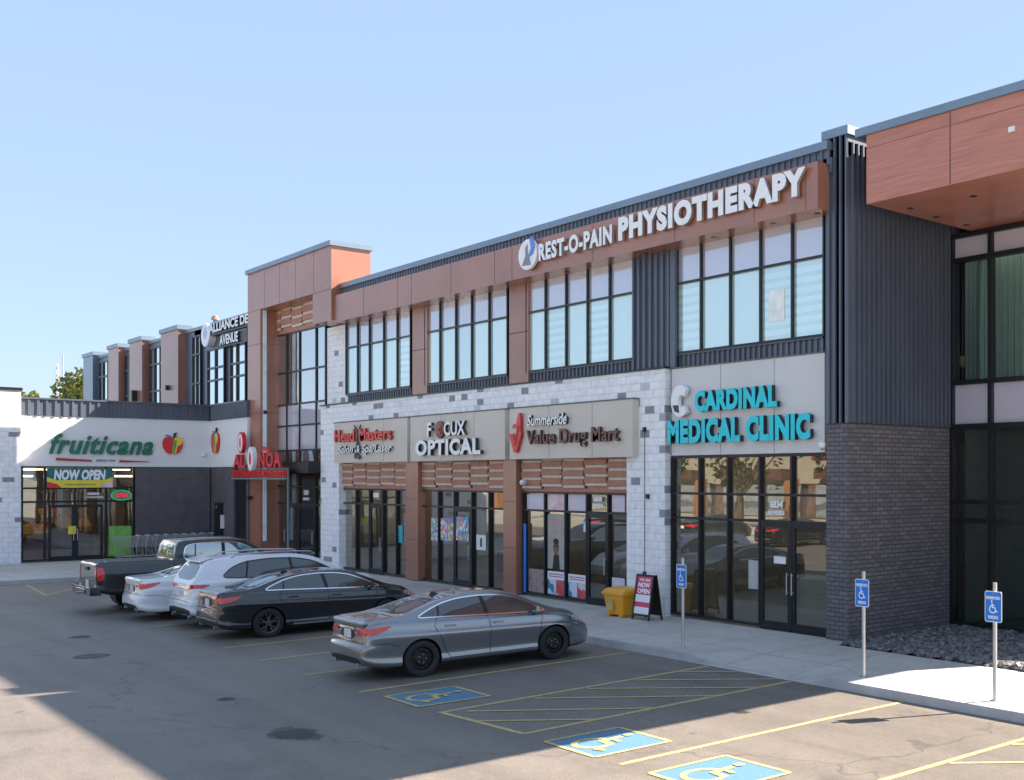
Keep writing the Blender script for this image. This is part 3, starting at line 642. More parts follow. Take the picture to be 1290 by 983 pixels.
room(-67, FXW-.2, 9.0, 16.6, G0, Zw0+.3, wing, open_x1=True)
ga = [sy(p, FXW) for p in (28, 57, 95, 134, 150, 169)]
zr = [G0+.08, zc(2.37), zc(2.88), Zw0]
window(WX(FXW), [ga[0], ga[1], ga[2], ga[3], ga[5]], zr, wing, [gl_store]*3, o=-.14, fw=.08, name='shop_window')
door(WX(FXW), ga[1]+.12, ga[2]-.02, G0+.01, zc(2.25), wing, gl_door, -.09, 1)
door(WX(FXW), ga[2]+.02, ga[3]-.12, G0+.01, zc(2.25), wing, gl_door, -.09, -1)
# white block end pier
b = MB(WX(FXW+.35)); b.box(5.0, sy(26.5, FXW+.35), -2, 0, G0, sz(20, 492, FXW+.35)); b.build('masonry_pier', whiteb, wing)
b = MB(WX(FXW+.35)); b.box(4.95, sy(26.5, FXW+.35)+.05, -2, .05, sz(20, 492, FXW+.35), sz(20, 492, FXW+.35)+.12); b.build('cap_flashing', frame_m, wing)
b = MB(); 
for yy in (10.6, 12.2, 13.6): b.box(FXW-2.6, FXW-2.45, yy-.6, yy+.6, 4.0, 4.05); b.box(FXW-5.6, FXW-5.45, yy-.6, yy+.6, 4.0, 4.05)
b.box(FXW-1.2, FXW-1.1, 13.3, 14.0, 3.7, 3.77); b.box(FXW-1.2, FXW-1.1, 9.9, 10.3, 3.7, 3.77); b.build('strip_lights', lampw, wing)
for i, (ya, yb, xa, h, m, lab) in enumerate(((9.9, 11.1, FXW-2.2, 1.3, maroon, 'produce stand piled with fruit behind the left pane of the grocery'), (11.6, 12.9, FXW-3.2, 1.5, maroon, 'maroon produce stand seen through the grocery doors'), (11.4, 13.2, FXW-5.5, 1.9, brown, 'tall produce shelf deep inside the grocery'))):
    t = thing('produce_stand', (xa-.4, (ya+yb)/2, G0), lab, 'display stand')
    b = MB(); b.box(xa-.9, xa, ya, yb, G0+.012, h-.25); b.build('base', m, t)
    b = MB(); b.add([(xa-.9, ya, h-.24), (xa, ya, h-.24), (xa, yb, h-.24), (xa-.9, yb, h-.24), (xa-.9, ya, h+.35), (xa-.9, yb, h+.35), (xa, ya, h-.05), (xa, yb, h-.05)], [(0, 3, 2, 1), (4, 6, 7, 5), (0, 1, 6, 4), (1, 2, 7, 6), (2, 3, 5, 7), (3, 0, 4, 5)]); b.build('produce', produce, t)
# ================================================================= RIGHT CANOPIED WING
rw = thing('canopied_wing', (-11, 22, 0), 'glazed corner wing under a deep wood panelled canopy', 'building')
YCn = 17.37; xc0 = X(1091.5, YCn); xe = -7.7
zs0, zs1 = zc(8.43), zc(9.72)
b = MB(WY(YCn)); b.box(xc0, xe, -(27.3-YCn), 0, zs0, zs1)
for px in (1197,): b.box(X(px, YCn)-.012, X(px, YCn)+.012, 0, .004, zs0+.01, zs1-.01, 1)
b.box(X(1197, YCn)+2.4, X(1197, YCn)+2.424, 0, .004, zs0, zs1, 1)
b.box(xc0, xe, 0, .003, zs1-.28, zs1-.27, 1)
b.build('canopy', [wood, MATS['fascia_joint']], rw)
b = MB(WY(YCn)); b.box(xc0-.28, xe+.05, -9.95, .06, zs1, zs1+.17); b.build('cap_flashing', metal_cap, rw)
b = MB(WY(YCn))
b.box(X(1275, YCn)-.07, X(1275, YCn)+.07, 0, .03, zc(9.12)-.05, zc(9.12)+.05); b.build('sign_bracket', white, rw)
for x, y in ((-15.5, 18.3), (-15.6, 19.3), (-15.6, 20.4), (-13.9, 20.3), (-13.9, 18.4), (-12.1, 20.3)):
    b = MB(); b.tube((x, y, zs0-.006), (x, y, zs0-.001), .08, 16); b.build('pot_light', black, rw)
YR = 21.06; xv = -10.7
cR = [X(1201, YR)+.03, X(1251, YR)]; cR += [cR[1]+1.25*i for i in range(1, 8)]
cR = [c for c in cR if c < xv-.3]+[xv]
window(WY(YR), cR, [G0+.08, zc(2.39), zc(2.78), zc(4.36), zc(5.28), 8.80, zs0-.07], rw, [gl_recess, gl_recess, gl_recess, gl_spv, gl_recess, gl_spv], fw=.11, fd=.16)
b = MB(WY(YR)); b.box(cR[0]-.2, xv, -.15, .03, zs0-.07, zs0-.001); b.box(cR[0]-.2, cR[0], -.15, .08, G0, zs0-.13); b.build('head_frame', frame_m, rw)
b = MB(); b.box(xv-.3, xv, YR, 27.0, 0, zs0-.003); b.box(-16.4, xv-.3, 26.7, 27.0, 0, zs0-.003); b.build('rear_walls', metal_cap, rw)
b = MB(); b.box(-8.2, -7.9, 26.7, 27.0, 0, zs0-.003); b.build('column', metal_d, rw)
room(-16.3, xv-.35, 21.25, 26.6, G0, 9.4, rw, PM('atrium_wall', (.36, .40, .40), .7, var=.08))
b = MB(WY(21.75)); ribbed(b, -16.25, xv-.4, 5.0, 9.3, 0, .17, .05); b.build('ribbed_lining', PM('pale_ribbed_lining', (.50, .58, .54), .6, var=.06), rw)
# staircase inside
st = thing('staircase', (-12.5, 24, G0), 'dark metal staircase rising behind the right hand atrium glass', 'staircase')
b = MB()
for i in range(16):
    b.box(-15.2+i*.26, -14.9+i*.26, 23.6, 24.8, .3+i*.2, .35+i*.2)
b.build('treads', frame_m, st)
b = MB(); 
for y in (23.6, 24.8):
    for dz in (0, .5, .95): b.tube((-15.3, y, .4+dz), (-11.2, y, 3.6+dz), .03)
    for i in range(6): b.tube((-15.2+i*.75, y, .45+i*.57), (-15.2+i*.75, y, 1.4+i*.57), .02)
b.build('handrail', frame_m, st)
xx = fx(1218, 21.55)
t = thing('wall_lamp', (-15.0, 21.6, zc(5.9)), 'lit up and down wall lamp seen through the upper atrium glass', 'lamp')
t.location = (fx(1218, 21.6), 21.6, fz(1218, 440, 21.6)); lx, ly, lz = t.location
b = MB(); b.box(lx-.11, lx+.11, ly-.06, ly+.05, lz-.02, lz+.02); b.tube((lx, ly+.03, lz), (lx, ly+.13, lz), .02); b.build('bracket', black, t)
b = MB(); b.tube((lx, ly, lz+.03), (lx, ly, lz+.15), .04, 12, r2=.02); b.tube((lx, ly, lz-.15), (lx, ly, lz-.03), .02, 12, r2=.04); b.build('lamp', lamp, t)
# ================================================================= SHOP SIGNS
def sign_thing(name, x, y, z, label, cat='sign', group=None): return thing(name, (x, y, z), label, cat, group)
def board(t, mp, u0, u1, z0, z1, d, mats, name='board'):
    b = MB(mp); b.box(u0, u1, -d, 0, z0, z1); b.box(u0-.02, u1+.02, -d, .02, z1, z1+.035, 1)
    for k in (.35, .7): b.box(u0+(u1-u0)*k, u0+(u1-u0)*k+.012, 0, .003, z0+.01, z1-.01, 1)
    return b.build(name, mats, t)
XS = lambda p: fx(p, YS)
jb = PM('panel_joint', (.13, .125, .12), .6)
zb0, zb1 = 4.225, 5.73
# salon
t = sign_thing('shop_sign', XS(467), YS, zb0, 'taupe sign box with red Head Masters lettering over the hair salon', 'shop sign')
board(t, WY(YS), XS(421), XS(513), zb0, zb1, .35, [signbd, jb])
x0 = XS(424.5)
letters('lettering', 'Head', WY(YS), XS(424.5), 5.00, XS(449.5)-XS(424.5), .46, .04, .07, redl, redd, t, .022)
letters('lettering', 'Masters', WY(YS), XS(455.5), 5.00, XS(496)-XS(455.5), .46, .04, .07, redl, redd, t, .02)
letters('lettering', 'Salon & Spa/Laser', WY(YS), XS(429), 4.50, XS(497)-XS(429), .36, .04, .06, whitel, returns, t, .015, shear=.25)
b = MB(WY(YS)); c = XS(452)
b.slab([(c-.22, 5.6), (c-.05, 5.35), (c+.02, 5.0), (c+.02, 4.4), (c+.09, 4.4), (c+.08, 5.0), (c+.03, 5.4)], .04, .1, 0)
b.slab([(c+.30, 5.6), (c+.18, 5.3), (c+.06, 5.0), (c-.12, 4.5), (c-.18, 4.55), (c, 5.02), (c+.1, 5.35)], .035, .085, 1)
b.ell((c-.12, 4.45), .09, .08, .04, .09, 14, 1); b.ell((c+.16, 4.42), .09, .08, .04, .09, 14, 0); b.build('scissors_emblem', [PM('scissor_green', (.01, .12, .1), .4), returns], t)
# optical
t = sign_thing('shop_sign', XS(577), YS, zb0, 'taupe sign box with white FOCUX OPTICAL lettering and a brown eye emblem', 'shop sign')
board(t, WY(YS), XS(517), XS(636), zb0, zb1, .4, [signbd, jb])
letters('lettering', 'F', WY(YS), XS(543), 5.02, .30, .46, .05, .09, whitel, returns, t, .03)
letters('lettering', 'CUX', WY(YS), XS(564), 5.02, XS(591)-XS(564), .46, .05, .09, whitel, returns, t, .03)
letters('lettering', 'OPTICAL', WY(YS), XS(529), 4.40, XS(611)-XS(529), .52, .05, .11, whitel, returns, t, .045, space=1.1)
b = MB(WY(YS)); c = (XS(557), 5.24); b.ell(c, .27, .28, .04, .10, 24, 0); b.ell(c, .15, .16, .10, .12, 20, 1); b.ell((c[0]+.03, c[1]), .07, .07, .12, .13, 14, 2); b.build('eye_emblem', [browng, redd, black], t)
# drug store
t = sign_thing('shop_sign', XS(720), YS, zb0, 'taupe sign box with dark red Value Drug Mart lettering above the drug store', 'shop sign')
board(t, WY(YS), XS(642), XS(797), zb0, zb1, .4, [signbd, jb])
b = MB(WY(YS)); a = XS(645)
b.slab([(a, 4.98), (a+.42, 4.98), (a+.52, 5.14), (a+.18, 5.14), (a+.26, 5.26), (a+.42, 5.26), (a+.56, 5.58), (a+.66, 5.58), (a+.66, 5.0), (a+.72, 5.0), (a+.42, 4.42), (a+.28, 4.42)], .04, .11, 0)
b.slab([(a+.24, 4.95), (a+.33, 4.62), (a+.40, 4.62), (a+.60, 5.2), (a+.52, 5.2), (a+.37, 4.78), (a+.31, 4.95)], .11, .125, 1); b.build('arrow_emblem', [redl, redd], t)
letters('lettering', 'Summerside', WY(YS), XS(668), 5.17, XS(718)-XS(668), .33, .04, .07, whitel, returns, t, .02, shear=.3)
letters('lettering', 'Value Drug Mart', WY(YS), XS(667), 4.52, XS(783)-XS(667), .53, .04, .07, browng, returns, t, .018, space=1.06)
# clinic
YK = 17.56
XK = lambda p: fx(p, YK)
t = sign_thing('shop_sign', XK(943), YK, 4.25, 'grey clinic sign panel with teal block lettering and a white round emblem', 'shop sign')
zk0, zk1 = zc(3.785), 6.44
board(t, WY(YK), XK(846.5), XK(1040)-.03, zk0, zk1, .14, [cardbd, jb])
letters('lettering', 'CARDINAL', WY(YK), XK(881), 4.92+.38, XK(985)-XK(881), .52, .05, .11, teal, returns, t, .06, space=1.10)
letters('lettering', 'MEDICAL CLINIC', WY(YK), XK(847), 4.53, XK(1027)-XK(847), .60, .05, .11, teal, returns, t, .058, space=1.10)
b = MB(WY(YK)); c = Vector((XK(863), 5.60)); N = 22
out = [(c.x+.36*math.cos(a), c.y+.40*math.sin(a)) for a in [math.radians(45+i*270/N) for i in range(N+1)]]
inn = [(c.x+.06+.13*math.cos(a), c.y+.15*math.sin(a)) for a in [math.radians(315-i*270/N) for i in range(N+1)]]
b.slab(out+inn, .06, .17, 0)
b.slab([(c.x-.28, c.y-.1), (c.x-.05, c.y-.1), (c.x-.02, c.y-.3), (c.x-.2, c.y-.25)], .171, .18, 1); b.build('emblem', [whitel, returns], t)
# physiotherapy
t = sign_thing('fascia_lettering', fx(850, YF), YF, 9.9, 'large white physiotherapy channel letters and round emblem on the copper fascia', 'sign lettering')
FXF = lambda p: fx(p, YF)
letters('lettering', 'REST-O-PAIN', WY(YF), FXF(683.5), 9.80, FXF(776)-FXF(683.5), .50, .05, .08, whitel, galv, t, .045, space=1.12)
letters('lettering', 'PHYSIOTHERAPY', WY(YF), FXF(784), 9.80, FXF(1020)-FXF(784), .62, .05, .08, whitel, galv, t, .062, space=1.14)
b = MB(WY(YF)); c = (FXF(670), 10.08); b.ell(c, .50, .44, .06, .14, 30, 0)
b.slab([(c[0]-.3, c[1]-.3), (c[0]-.1, c[1]-.02), (c[0]-.12, c[1]+.2), (c[0]+.0, c[1]+.3), (c[0]+.05, c[1]-.0), (c[0]+.2, c[1]-.32)], .141, .15, 2)
b.slab([(c[0]+.05, c[1]-.1), (c[0]+.3, c[1]-.02), (c[0]+.42, c[1]+.18), (c[0]+.3, c[1]+.5), (c[0]+.14, c[1]+.42), (c[0]+.2, c[1]+.15)], .151, .16, 1)
b.build('emblem', [whitel, bluel, PM('emblem_grey', (.25, .24, .3), .5)], t)
# grocery lettering on the X facing wall
def SYp(p, X_=FXW): return sy(p, X_)
t = sign_thing('grocery_sign', FXW, SYp(125), 4.8, 'dark green script grocery lettering with red underline on the white band', 'sign lettering')
b_ = letters('lettering', 'fruiticana', WX(FXW), SYp(61), 4.66, SYp(192)-SYp(61), .86, .04, .09, greenl, returns, t, .025, shear=.35, space=1.1)
b = MB(WX(FXW)); 
b.slab([(SYp(70), 4.40), (SYp(115), 4.35), (SYp(115), 4.43), (SYp(70), 4.50)], .03, .06); b.slab([(SYp(150), 4.33), (SYp(188), 4.36), (SYp(188), 4.38), (SYp(150), 4.43)], .03, .06); b.build('underline', redd, t)
letters('small_lettering', 'SINCE 1994', WX(FXW), SYp(121), 4.36, SYp(145)-SYp(121), .09, .02, .02, PM('grey_letter', (.2, .2, .22), .5), returns, t, .01)
def apple(t, mp, u, z, s):
    b = MB(mp)
    b.slab([(u+s*x, z+s*y) for x, y in ((0, .75), (.35, .9), (.8, .75), (.98, .3), (.92, -.25), (.6, -.8), (.25, -.95), (0, -.85), (-.25, -.95), (-.6, -.8), (-.92, -.25), (-.98, .3), (-.8, .75), (-.35, .9))], .03, .10, 0)
    b.slab([(u+s*x, z+s*y) for x, y in ((.95, .55), (.5, .9), (.15, .7), (-.1, -.85), (.3, -.9), (.42, -.1), (.8, .1), (.9, .3))], .101, .115, 1)
    b.slab([(u+s*x, z+s*y) for x, y in ((-.05, .45), (.35, .55), (.3, -.1), (.1, -.85), (-.12, -.85), (.06, -.1))], .116, .125, 2)
    b.slab([(u+s*x, z+s*y) for x, y in ((-.75, 1.1), (-.3, 1.05), (0, .8), (-.45, .8))], .03, .08, 3)
    b.slab([(u+s*x, z+s*y) for x, y in ((.05, .85), (.15, 1.3), (.45, 1.35), (.2, .85))], .03, .08, 4)
    return b.build('emblem', [redl, yellowf, greenb, bluel, PM('leaf_black', (.02, .04, .02), .5) if 'leaf_black' not in MATS else MATS['leaf_black']], t)
t = sign_thing('fruit_sign', FXW, SYp(217), 5.0, 'red and yellow apple shaped emblem beside the grocery lettering', 'sign'); apple(t, WX(FXW), SYp(217), sz(217, 561, FXW), .42)
xa = X(273, y1w)
t = sign_thing('fruit_sign', xa, y1w, 5.0, 'apple shaped emblem seen at an angle on the return wall left of the copper tower', 'sign'); apple(t, WY(y1w), xa, fz(273, 558, y1w), .5)
# dental sign
YD = YL
t = sign_thing('dental_sign', XL(290), YD, 9.8, 'white dental lettering with round emblem high on the upper storey left of the tower', 'sign lettering')
lx0 = XL(272.5)
za = fz(290, 413.5, YD-.3)
letters('lettering', 'ALLIANCE DENTAL', WY(YD), lx0, za, 7.6, .44, .25, .08, whitel, returns, t, .035)
zb3 = fz(297, 431, YD-.3)
letters('lettering', 'AVENUE', WY(YD), XL(286), zb3, 2.5, .46, .25, .08, whitel, returns, t, .035)
b = MB(WY(YD)); b.box(lx0-.1, lx0+7.6, .0, .24, za-.1, za-.03); b.box(XL(286)-.1, XL(286)+3.4, .0, .24, zb3-.08, zb3+.55)
b.build('backing_rail', returns, t)
b = MB(WY(YD)); zq = fz(267, 421, YD-.2); b.ell((XL(267), zq), .62, .56, .0, .3, 30, 0); b.ell((XL(267), zq+.1), .28, .3, .3, .31, 20, 1); b.build('emblem', [whitel, PM('pale_blue', (.45, .55, .7), .4)], t)
# restaurant sign carried in front of the tower leg
YA = 16.6
XA = lambda p: fx(p, YA)
t = sign_thing('restaurant_sign', XA(326), YA, 3.9, 'red restaurant letters standing on a rail across the foot of the copper tower', 'sign lettering')
letters('lettering', 'AL', WY(YA), XA(297), 4.08, XA(312)-XA(297), .58, 0, .12, redl, redd, t, .04)
letters('lettering', 'NOA', WY(YA), XA(328), 4.08, XA(356)-XA(328), .62, 0, .08, redl, redd, t, .03, space=1.1)
b = MB(WY(YA)); b.ell((XA(319.5), 4.46), .34, .50, -.02, .14, 26, 0); b.ell((XA(319.5), 4.46), .12, .26, .14, .15, 14, 1); b.build('emblem', [whitel, redl], t)
b = MB(WY(YA)); b.slab([(XA(333), 4.78), (XA(342), 4.72), (XA(342), 4.80), (XA(334), 4.95)], 0, .1, 0); b.build('accent_mark', redl, t)
b = MB(WY(YA)); b.ell((XA(306.5), 5.15), .34, .46, -.02, .12, 26, 1); b.ell((XA(306.5), 5.15), .26, .37, .12, .13, 26, 0); b.ell((XA(306.5), 5.15), .08, .22, .13, .14, 14, 1); b.build('emblem', [whitel, redl], t)
b = MB(WY(YA)); b.box(XA(292.5), XA(360), -.08, 0, 3.68, 4.00, 0); b.box(XA(292.5), XA(362), -.08, .04, 3.60, 3.66, 1); b.box(XA(300), XA(362), -.08, .0, 4.02, 4.06, 1)
b.box(XA(360), XA(360)+.06, -.10, -.04, G0+.1, 4.06, 1)
b.build('rail', [redd, PM('green_grey_steel', (.20, .25, .27), .5)], t)
letters('small_lettering', 'RESTAURANT & SWEETS', WY(YA), XA(294), 3.74, XA(359)-XA(294), .20, .005, .03, redl, redl, t, .03)
# NOW OPEN banner and oval sign on the grocery glass
XB = FXW+.10
t = sign_thing('banner', XB, SYp(100, XB), 3.2, 'green and yellow NOW OPEN banner hung across the grocery window', 'banner')
ya, yb = SYp(59, XB), SYp(142, XB); zt_, zb_ = sz(100, 590.5, XB), sz(100, 614.5, XB)
b = MB(WX(XB)); b.box(ya, yb, 0, .012, zb_, zt_, 0); hh = zt_-zb_
b.slab([(ya, zb_), (yb, zb_), (yb, zb_+hh*.56), ((ya+yb)/2+.9, zb_+hh*.40), ((ya+yb)/2-.9, zb_+hh*.40), (ya, zb_+hh*.56)], .013, .018, 1)
b.slab([(ya, zb_), (ya+.5, zb_), (ya+.35, zb_+.16), (ya, zb_+.26)], .019, .022, 2); b.slab([(yb-.5, zb_), (yb, zb_), (yb, zb_+.28), (yb-.4, zb_+.16)], .019, .022, 3)
b.build('fabric', [PM('banner_green', (.02, .16, .15), .6), yellowf, redl, pink], t)
letters('lettering', 'NOW OPEN', WX(XB), ya+.24, zb_+hh*.40, (yb-ya)-.5, hh*.55, .014, .006, whitel, whitel, t, .05, shear=.15)
b = MB(WX(XB)); b.box((ya+yb)/2-.55, (ya+yb)/2+.55, .019, .022, zb_+hh*.12, zb_+hh*.2); b.build('print_strip', PM('banner_small_print', (.35, .33, .08), .6), t)
t = sign_thing('open_sign', XB, SYp(152.5, XB), 2.9, 'oval OPEN sign with green rim and red letters on the grocery glass', 'sign')
cy_, cz_ = SYp(152.5, XB), sz(152.5, 624, XB)
b = MB(WX(XB)); b.ell((cy_, cz_), .40, .24, 0, .04, 28, 0); b.ell((cy_, cz_), .33, .18, .041, .05, 28, 1); b.build('panel', [PM('neon_green', (.02, .4, .15), .4, emit=(.02, .5, .2), es=.3), PM('oval_inner', (.25, .22, .2), .5)], t)
letters('lettering', 'OPEN', WX(XB), cy_-.25, cz_-.09, .5, .18, .051, .01, PM('neon_red', (.8, .03, .04), .4, emit=(1, .05, .05), es=.5), redl, t, .05)
def sticker(txts, kind, c, u, z, w_, h_, label):
    mp = mapW(kind, c); p = mp(u, 0, z); t = sign_thing('unit_number', *p, label, 'unit number')
    k = h_
    for i, tx in enumerate(txts):
        letters('lettering', tx, mp, u-w_/2*(1 if i == 0 else 1.3), z-(0 if i == 0 else k*.95), w_*(1 if i == 0 else 1.3), k*(1 if i == 0 else .55), 0, .004, whitel, whitel, t, .04)
sticker(['6834', 'SUMMERSIDE'], 'Y', YW-.075, X(981), fz(981, 640, YW), .42, .17, 'white 6834 unit number over the left clinic door')
sticker(['6838', 'SUMMERSIDE'], 'Y', YW-.075, X(756), fz(756, 632, YW), .40, .14, 'white unit number over the drug store door')
sticker(['6860', 'SUMMERSIDE'], 'X', FXW-.05, SYp(118), sz(118, 624, FXW), .45, .13, 'white unit number over the grocery doors')
sticker(['6848', 'SUMMERSIDE'], 'Y', YW-.075, X(388), fz(388, 624, YW), .5, .22, 'white unit number over the tower entrance doors')
# posters on the shop windows
def poster(px0, px1, py0, py1, mat, label, o=.075, extra=None, frame=False):
    u0, u1 = X(px0), X(px1); pm = (px0+px1)/2; z1, z0 = fz(pm, py0, YW), fz(pm, py1, YW); mp = WY(YW)
    z0 = max(z0, G0+.14)
    t = thing('window_poster', ((u0+u1)/2, YW-o, z0), label, 'poster')
    b = MB(mp); b.box(u0, u1, o-.003, o+.003, z0, z1, 0); b.build('sheet', mat, t)
    if extra: extra(t, mp, u0, u1, z0, z1, o+.004)
    return t
def ex_face(t, mp, u0, u1, z0, z1, o):
    b = MB(mp); c = (u0+u1)/2
    b.ell((c, z0+.62), .15, .22, o, o+.002, 20, 0); b.slab([(c-.2, z0), (c+.2, z0), (c+.15, z0+.42), (c-.12, z0+.42)], o, o+.0015, 1); b.ell((c, z0+.80), .15, .09, o+.002, o+.004, 16, 1)
    b.box(c-.13, c-.02, o+.0045, o+.006, z0+.64, z0+.70, 1); b.box(c+.02, c+.13, o+.0045, o+.006, z0+.64, z0+.70, 1)
    b.build('printed_face', [skin, black], t)
    b = MB(mp)
    for z in (z1-.18, z1-.26, z1-.55): b.box(u0+.1, u1-.12, o, o+.002, z, z+.03)
    b.build('print', PM('soft_red_print', (.6, .25, .25), .6), t)
def ex_text(tx):
    def f(t, mp, u0, u1, z0, z1, o):
        h = z1-z0
        b = MB(mp); b.box(u0, u1, o, o+.002, z1-h*.36, z1, 0); b.box((u0+u1)/2, u1, o, o+.0021, z0, z1-h*.36, 1); b.build('print', [whitel, redp], t)
        b = MB(mp)
        for k in (.10, .2): b.box(u0+.08, u1-.08, o+.003, o+.004, z1-h*k-.03, z1-h*k, 0)
        b.build('heading', PM('pink_print', (.65, .1, .2), .6) if 'pink_print' not in MATS else MATS['pink_print'], t)
    return f
poster(666, 687.5, 623, 642, palep, 'pale lilac poster filling the leftmost transom of the drug store', .05)
poster(692, 713.5, 623, 643, pink, 'pink floral poster in the second transom of the drug store', .05)
poster(718, 740.5, 623, 644, palep, 'pale pink poster in the third transom of the drug store', .05)
poster(773, 789, 624, 645, palep, 'lilac poster in the rightmost transom of the drug store', .05)
poster(692, 713.5, 648, 717, PM('beige_poster', (.42, .38, .34), .6), 'tall beige poster with a printed face in the drug store window', .05, ex_face)
poster(692, 713.5, 720, 755, bluep2, 'blue and red poster under the tall beige poster', .05, ex_text(1))
poster(718, 740.5, 724, 759, bluep2, 'blue and red poster left of the drug store door', .05, ex_text(1))
poster(773, 789, 728, 745, palep, 'pale blue and pink poster behind the yellow bin', .05)
poster(668, 687, 717, 751, PM('faded_picture', (.32, .24, .22), .6, var=.4, scale=5), 'faded brown picture low in the leftmost drug store pane', .05)
b = MB(WY(YW)); b.box(X(664.5), X(667.5), .12, .135, G0+.1, 2.3); tag(b.build('blue_strip', bluef), 'tall blue adhesive strip on the left frame of the drug store window', 'strip')
poster(737, 741, 655, 670, posterm, 'small multicoloured sticker on the third drug store pane', .05)
for a, c, lab in ((546, 555, 'blue and orange eyewear poster at the left of the optical window'), (558, 574, 'round topped colourful eyewear poster in the second optical pane'), (578, 594, 'colourful eyewear poster on the optical door')):
    poster(a, c, 653 if a < 570 else 651, 681, eyem, lab, .075 if a < 570 else .10)
poster(602, 614, 674, 693, white, 'white logo sticker on the fourth optical pane', .05, lambda t, mp, u0, u1, z0, z1, o: letters('print', 'I', mp, (u0+u1)/2-.06, z0+.1, .12, (z1-z0)-.2, o, .002, returns, returns, t, .05))
poster(503.5, 509, 662, 684, PM('cyan_poster', (.05, .35, .45), .6, var=.3), 'narrow blue poster in the last salon pane', .05)
poster(484-12, 484-5, 612+9, 612+15, white, 'white notice in the transom over the salon door', .05)
poster(945, 958, 706, 742, PM('greyish_notice', (.42, .43, .42), .6), 'tall grey notice on the clinic glass left of the doors', .05)
poster(979, 994, 701, 710, white, 'small white notice on the left clinic door', .10)
poster(938+32, 938+52, 360+5, 360+45, PM('pale_notice', (.86, .92, .90), .6), 'pale paper notice in the fourth physiotherapy window', .04)
b = MB(WX(FXW)); y0_, y1_ = SYp(138), SYp(166)
b.box(y0_, y1_, -.13+.0, -.095, G0+.12, sz(150, 663, FXW)); tag(b.build('window_poster', lime), 'lime green poster low on the right grocery pane', 'poster')
b = MB(WX(FXW)); b.box(SYp(86), SYp(96), -.03, -.024, sz(90, 673, FXW), sz(90, 663, FXW)); tag(b.build('door_notice', yellowf), 'square yellow notice on the left grocery door', 'notice')
# ================================================================= WALL FIXTURES
def camera_unit(p, d, label):
    t = thing('security_camera', p, label, 'security camera')
    b = MB(); v = Vector(p); d = Vector(d).normalized()
    b.tube(v, v+d*.08, .07, 14); b.build('mount', white, t, smooth=True)
    b = MB(); e = v+d*.13; N = 12
    for i in range(6):
        a0, a1 = -PI/2+PI*i/6, -PI/2+PI*(i+1)/6
        b.tube(e+Vector((0, 0, .09*math.sin(a0))), e+Vector((0, 0, .09*math.sin(a1))), max(.002, .09*math.cos(a0)), 14, r2=max(.002, .09*math.cos(a1)), cap=False)
    b.build('dome', white, t, smooth=True); b = MB(); b.tube(e+Vector((0, 0, -.05)), e+Vector((0, 0, -.10)), .05, 14, r2=.03); b.build('lens', black, t)
u = X(1041, YK); camera_unit((u, YK-.0, fz(1041, 561, YK)), (0, -1, 0), 'white dome camera at the lower right corner of the clinic sign')
camera_unit((X(663, 17.6)+.05, 17.55, fz(662, 608, 17.5)), (.3, -1, 0), 'white dome camera beside the slatted panel of the drug store')
camera_unit((FXW, sy(256, FXW), sz(256, 573, FXW)), (1, 0, 0), 'white dome camera on the grocery band near the inner corner')
cx_ = fx(813, YP); t = thing('conduit', (cx_, YP-.03, 1.0), 'thin black conduit with boxes running down the white block pier', 'conduit')
b = MB(WY(YP)); b.tube((cx_, .03, zc(1.05)), (cx_, .03, zc(4.38)), .008, 8); b.build('pipe', black, t)
for z in (zc(1.05), zc(4.4), zc(2.85)):
    b = MB(WY(YP)); b.box(cx_-.045+(.12 if z == zc(2.85) else 0), cx_+.045+(.14 if z == zc(2.85) else 0), 0, .06, z-.06, z+.06); b.build('junction_box', black, t)
ux = fx(277, y1w); t = thing('meter_box', (ux, y1w-.1, 1.5), 'black utility panel with a white pull handle on the charcoal return wall', 'utility box')
b = MB(WY(y1w)); b.box(ux-.35, ux+.35, -.04, .12, .9, 2.55); b.build('cabinet', black, t)
b = MB(WY(y1w)); b.box(ux+.38, ux+.46, -.04, .10, 1.4, 2.0); b.build('handle', white, t)
b = MB(WY(y1w)); b.ell((ux-.05, 2.35), .06, .06, .12, .15, 12); b.ell((ux-.05, 1.0), .06, .06, .12, .15, 12); b.build('gauge', galv, t)
for a, py, lab in ((317, 627, 'small black wall light on the left leg of the copper tower'),):
    x = fx(a, YT); z = fz(a, py, YT); b = MB(WY(YT)); b.box(x-.12, x+.12, 0, .16, z-.07, z+.07); b.box(x-.2, x-.12, .02, .08, z-.03, z+.03); tag(b.build('wall_light', black), lab, 'wall light')
b = MB(WY(YL)); x = XL(181); b.box(x-.15, x+.15, .35, .6, 7.9, 8.5); tag(b.build('wall_light', black), 'black wall light on the second copper pier of the upper storey', 'wall light')
b = MB(WY(YL)); x = XL(222); b.box(x-.1, x+.1, .35, .5, 8.2, 8.45); tag(b.build('wall_light', black), 'small dark wall light on the widest copper pier of the upper storey', 'wall light')
t = thing('roof_vent', (XL(241), 19, 11.1), 'small rooftop vent pipe above the upper storey left of the dental sign', 'vent pipe')
b = MB(); b.tube((XL(241), 19, 10.6), (XL(241), 19, 11.75), .10, 12); b.build('pipe', metal_cap, t); b = MB(); b.tube((XL(241), 19, 11.75), (XL(241), 19, 11.95), .2, 12, r2=.12); b.build('cowl', copper, t)
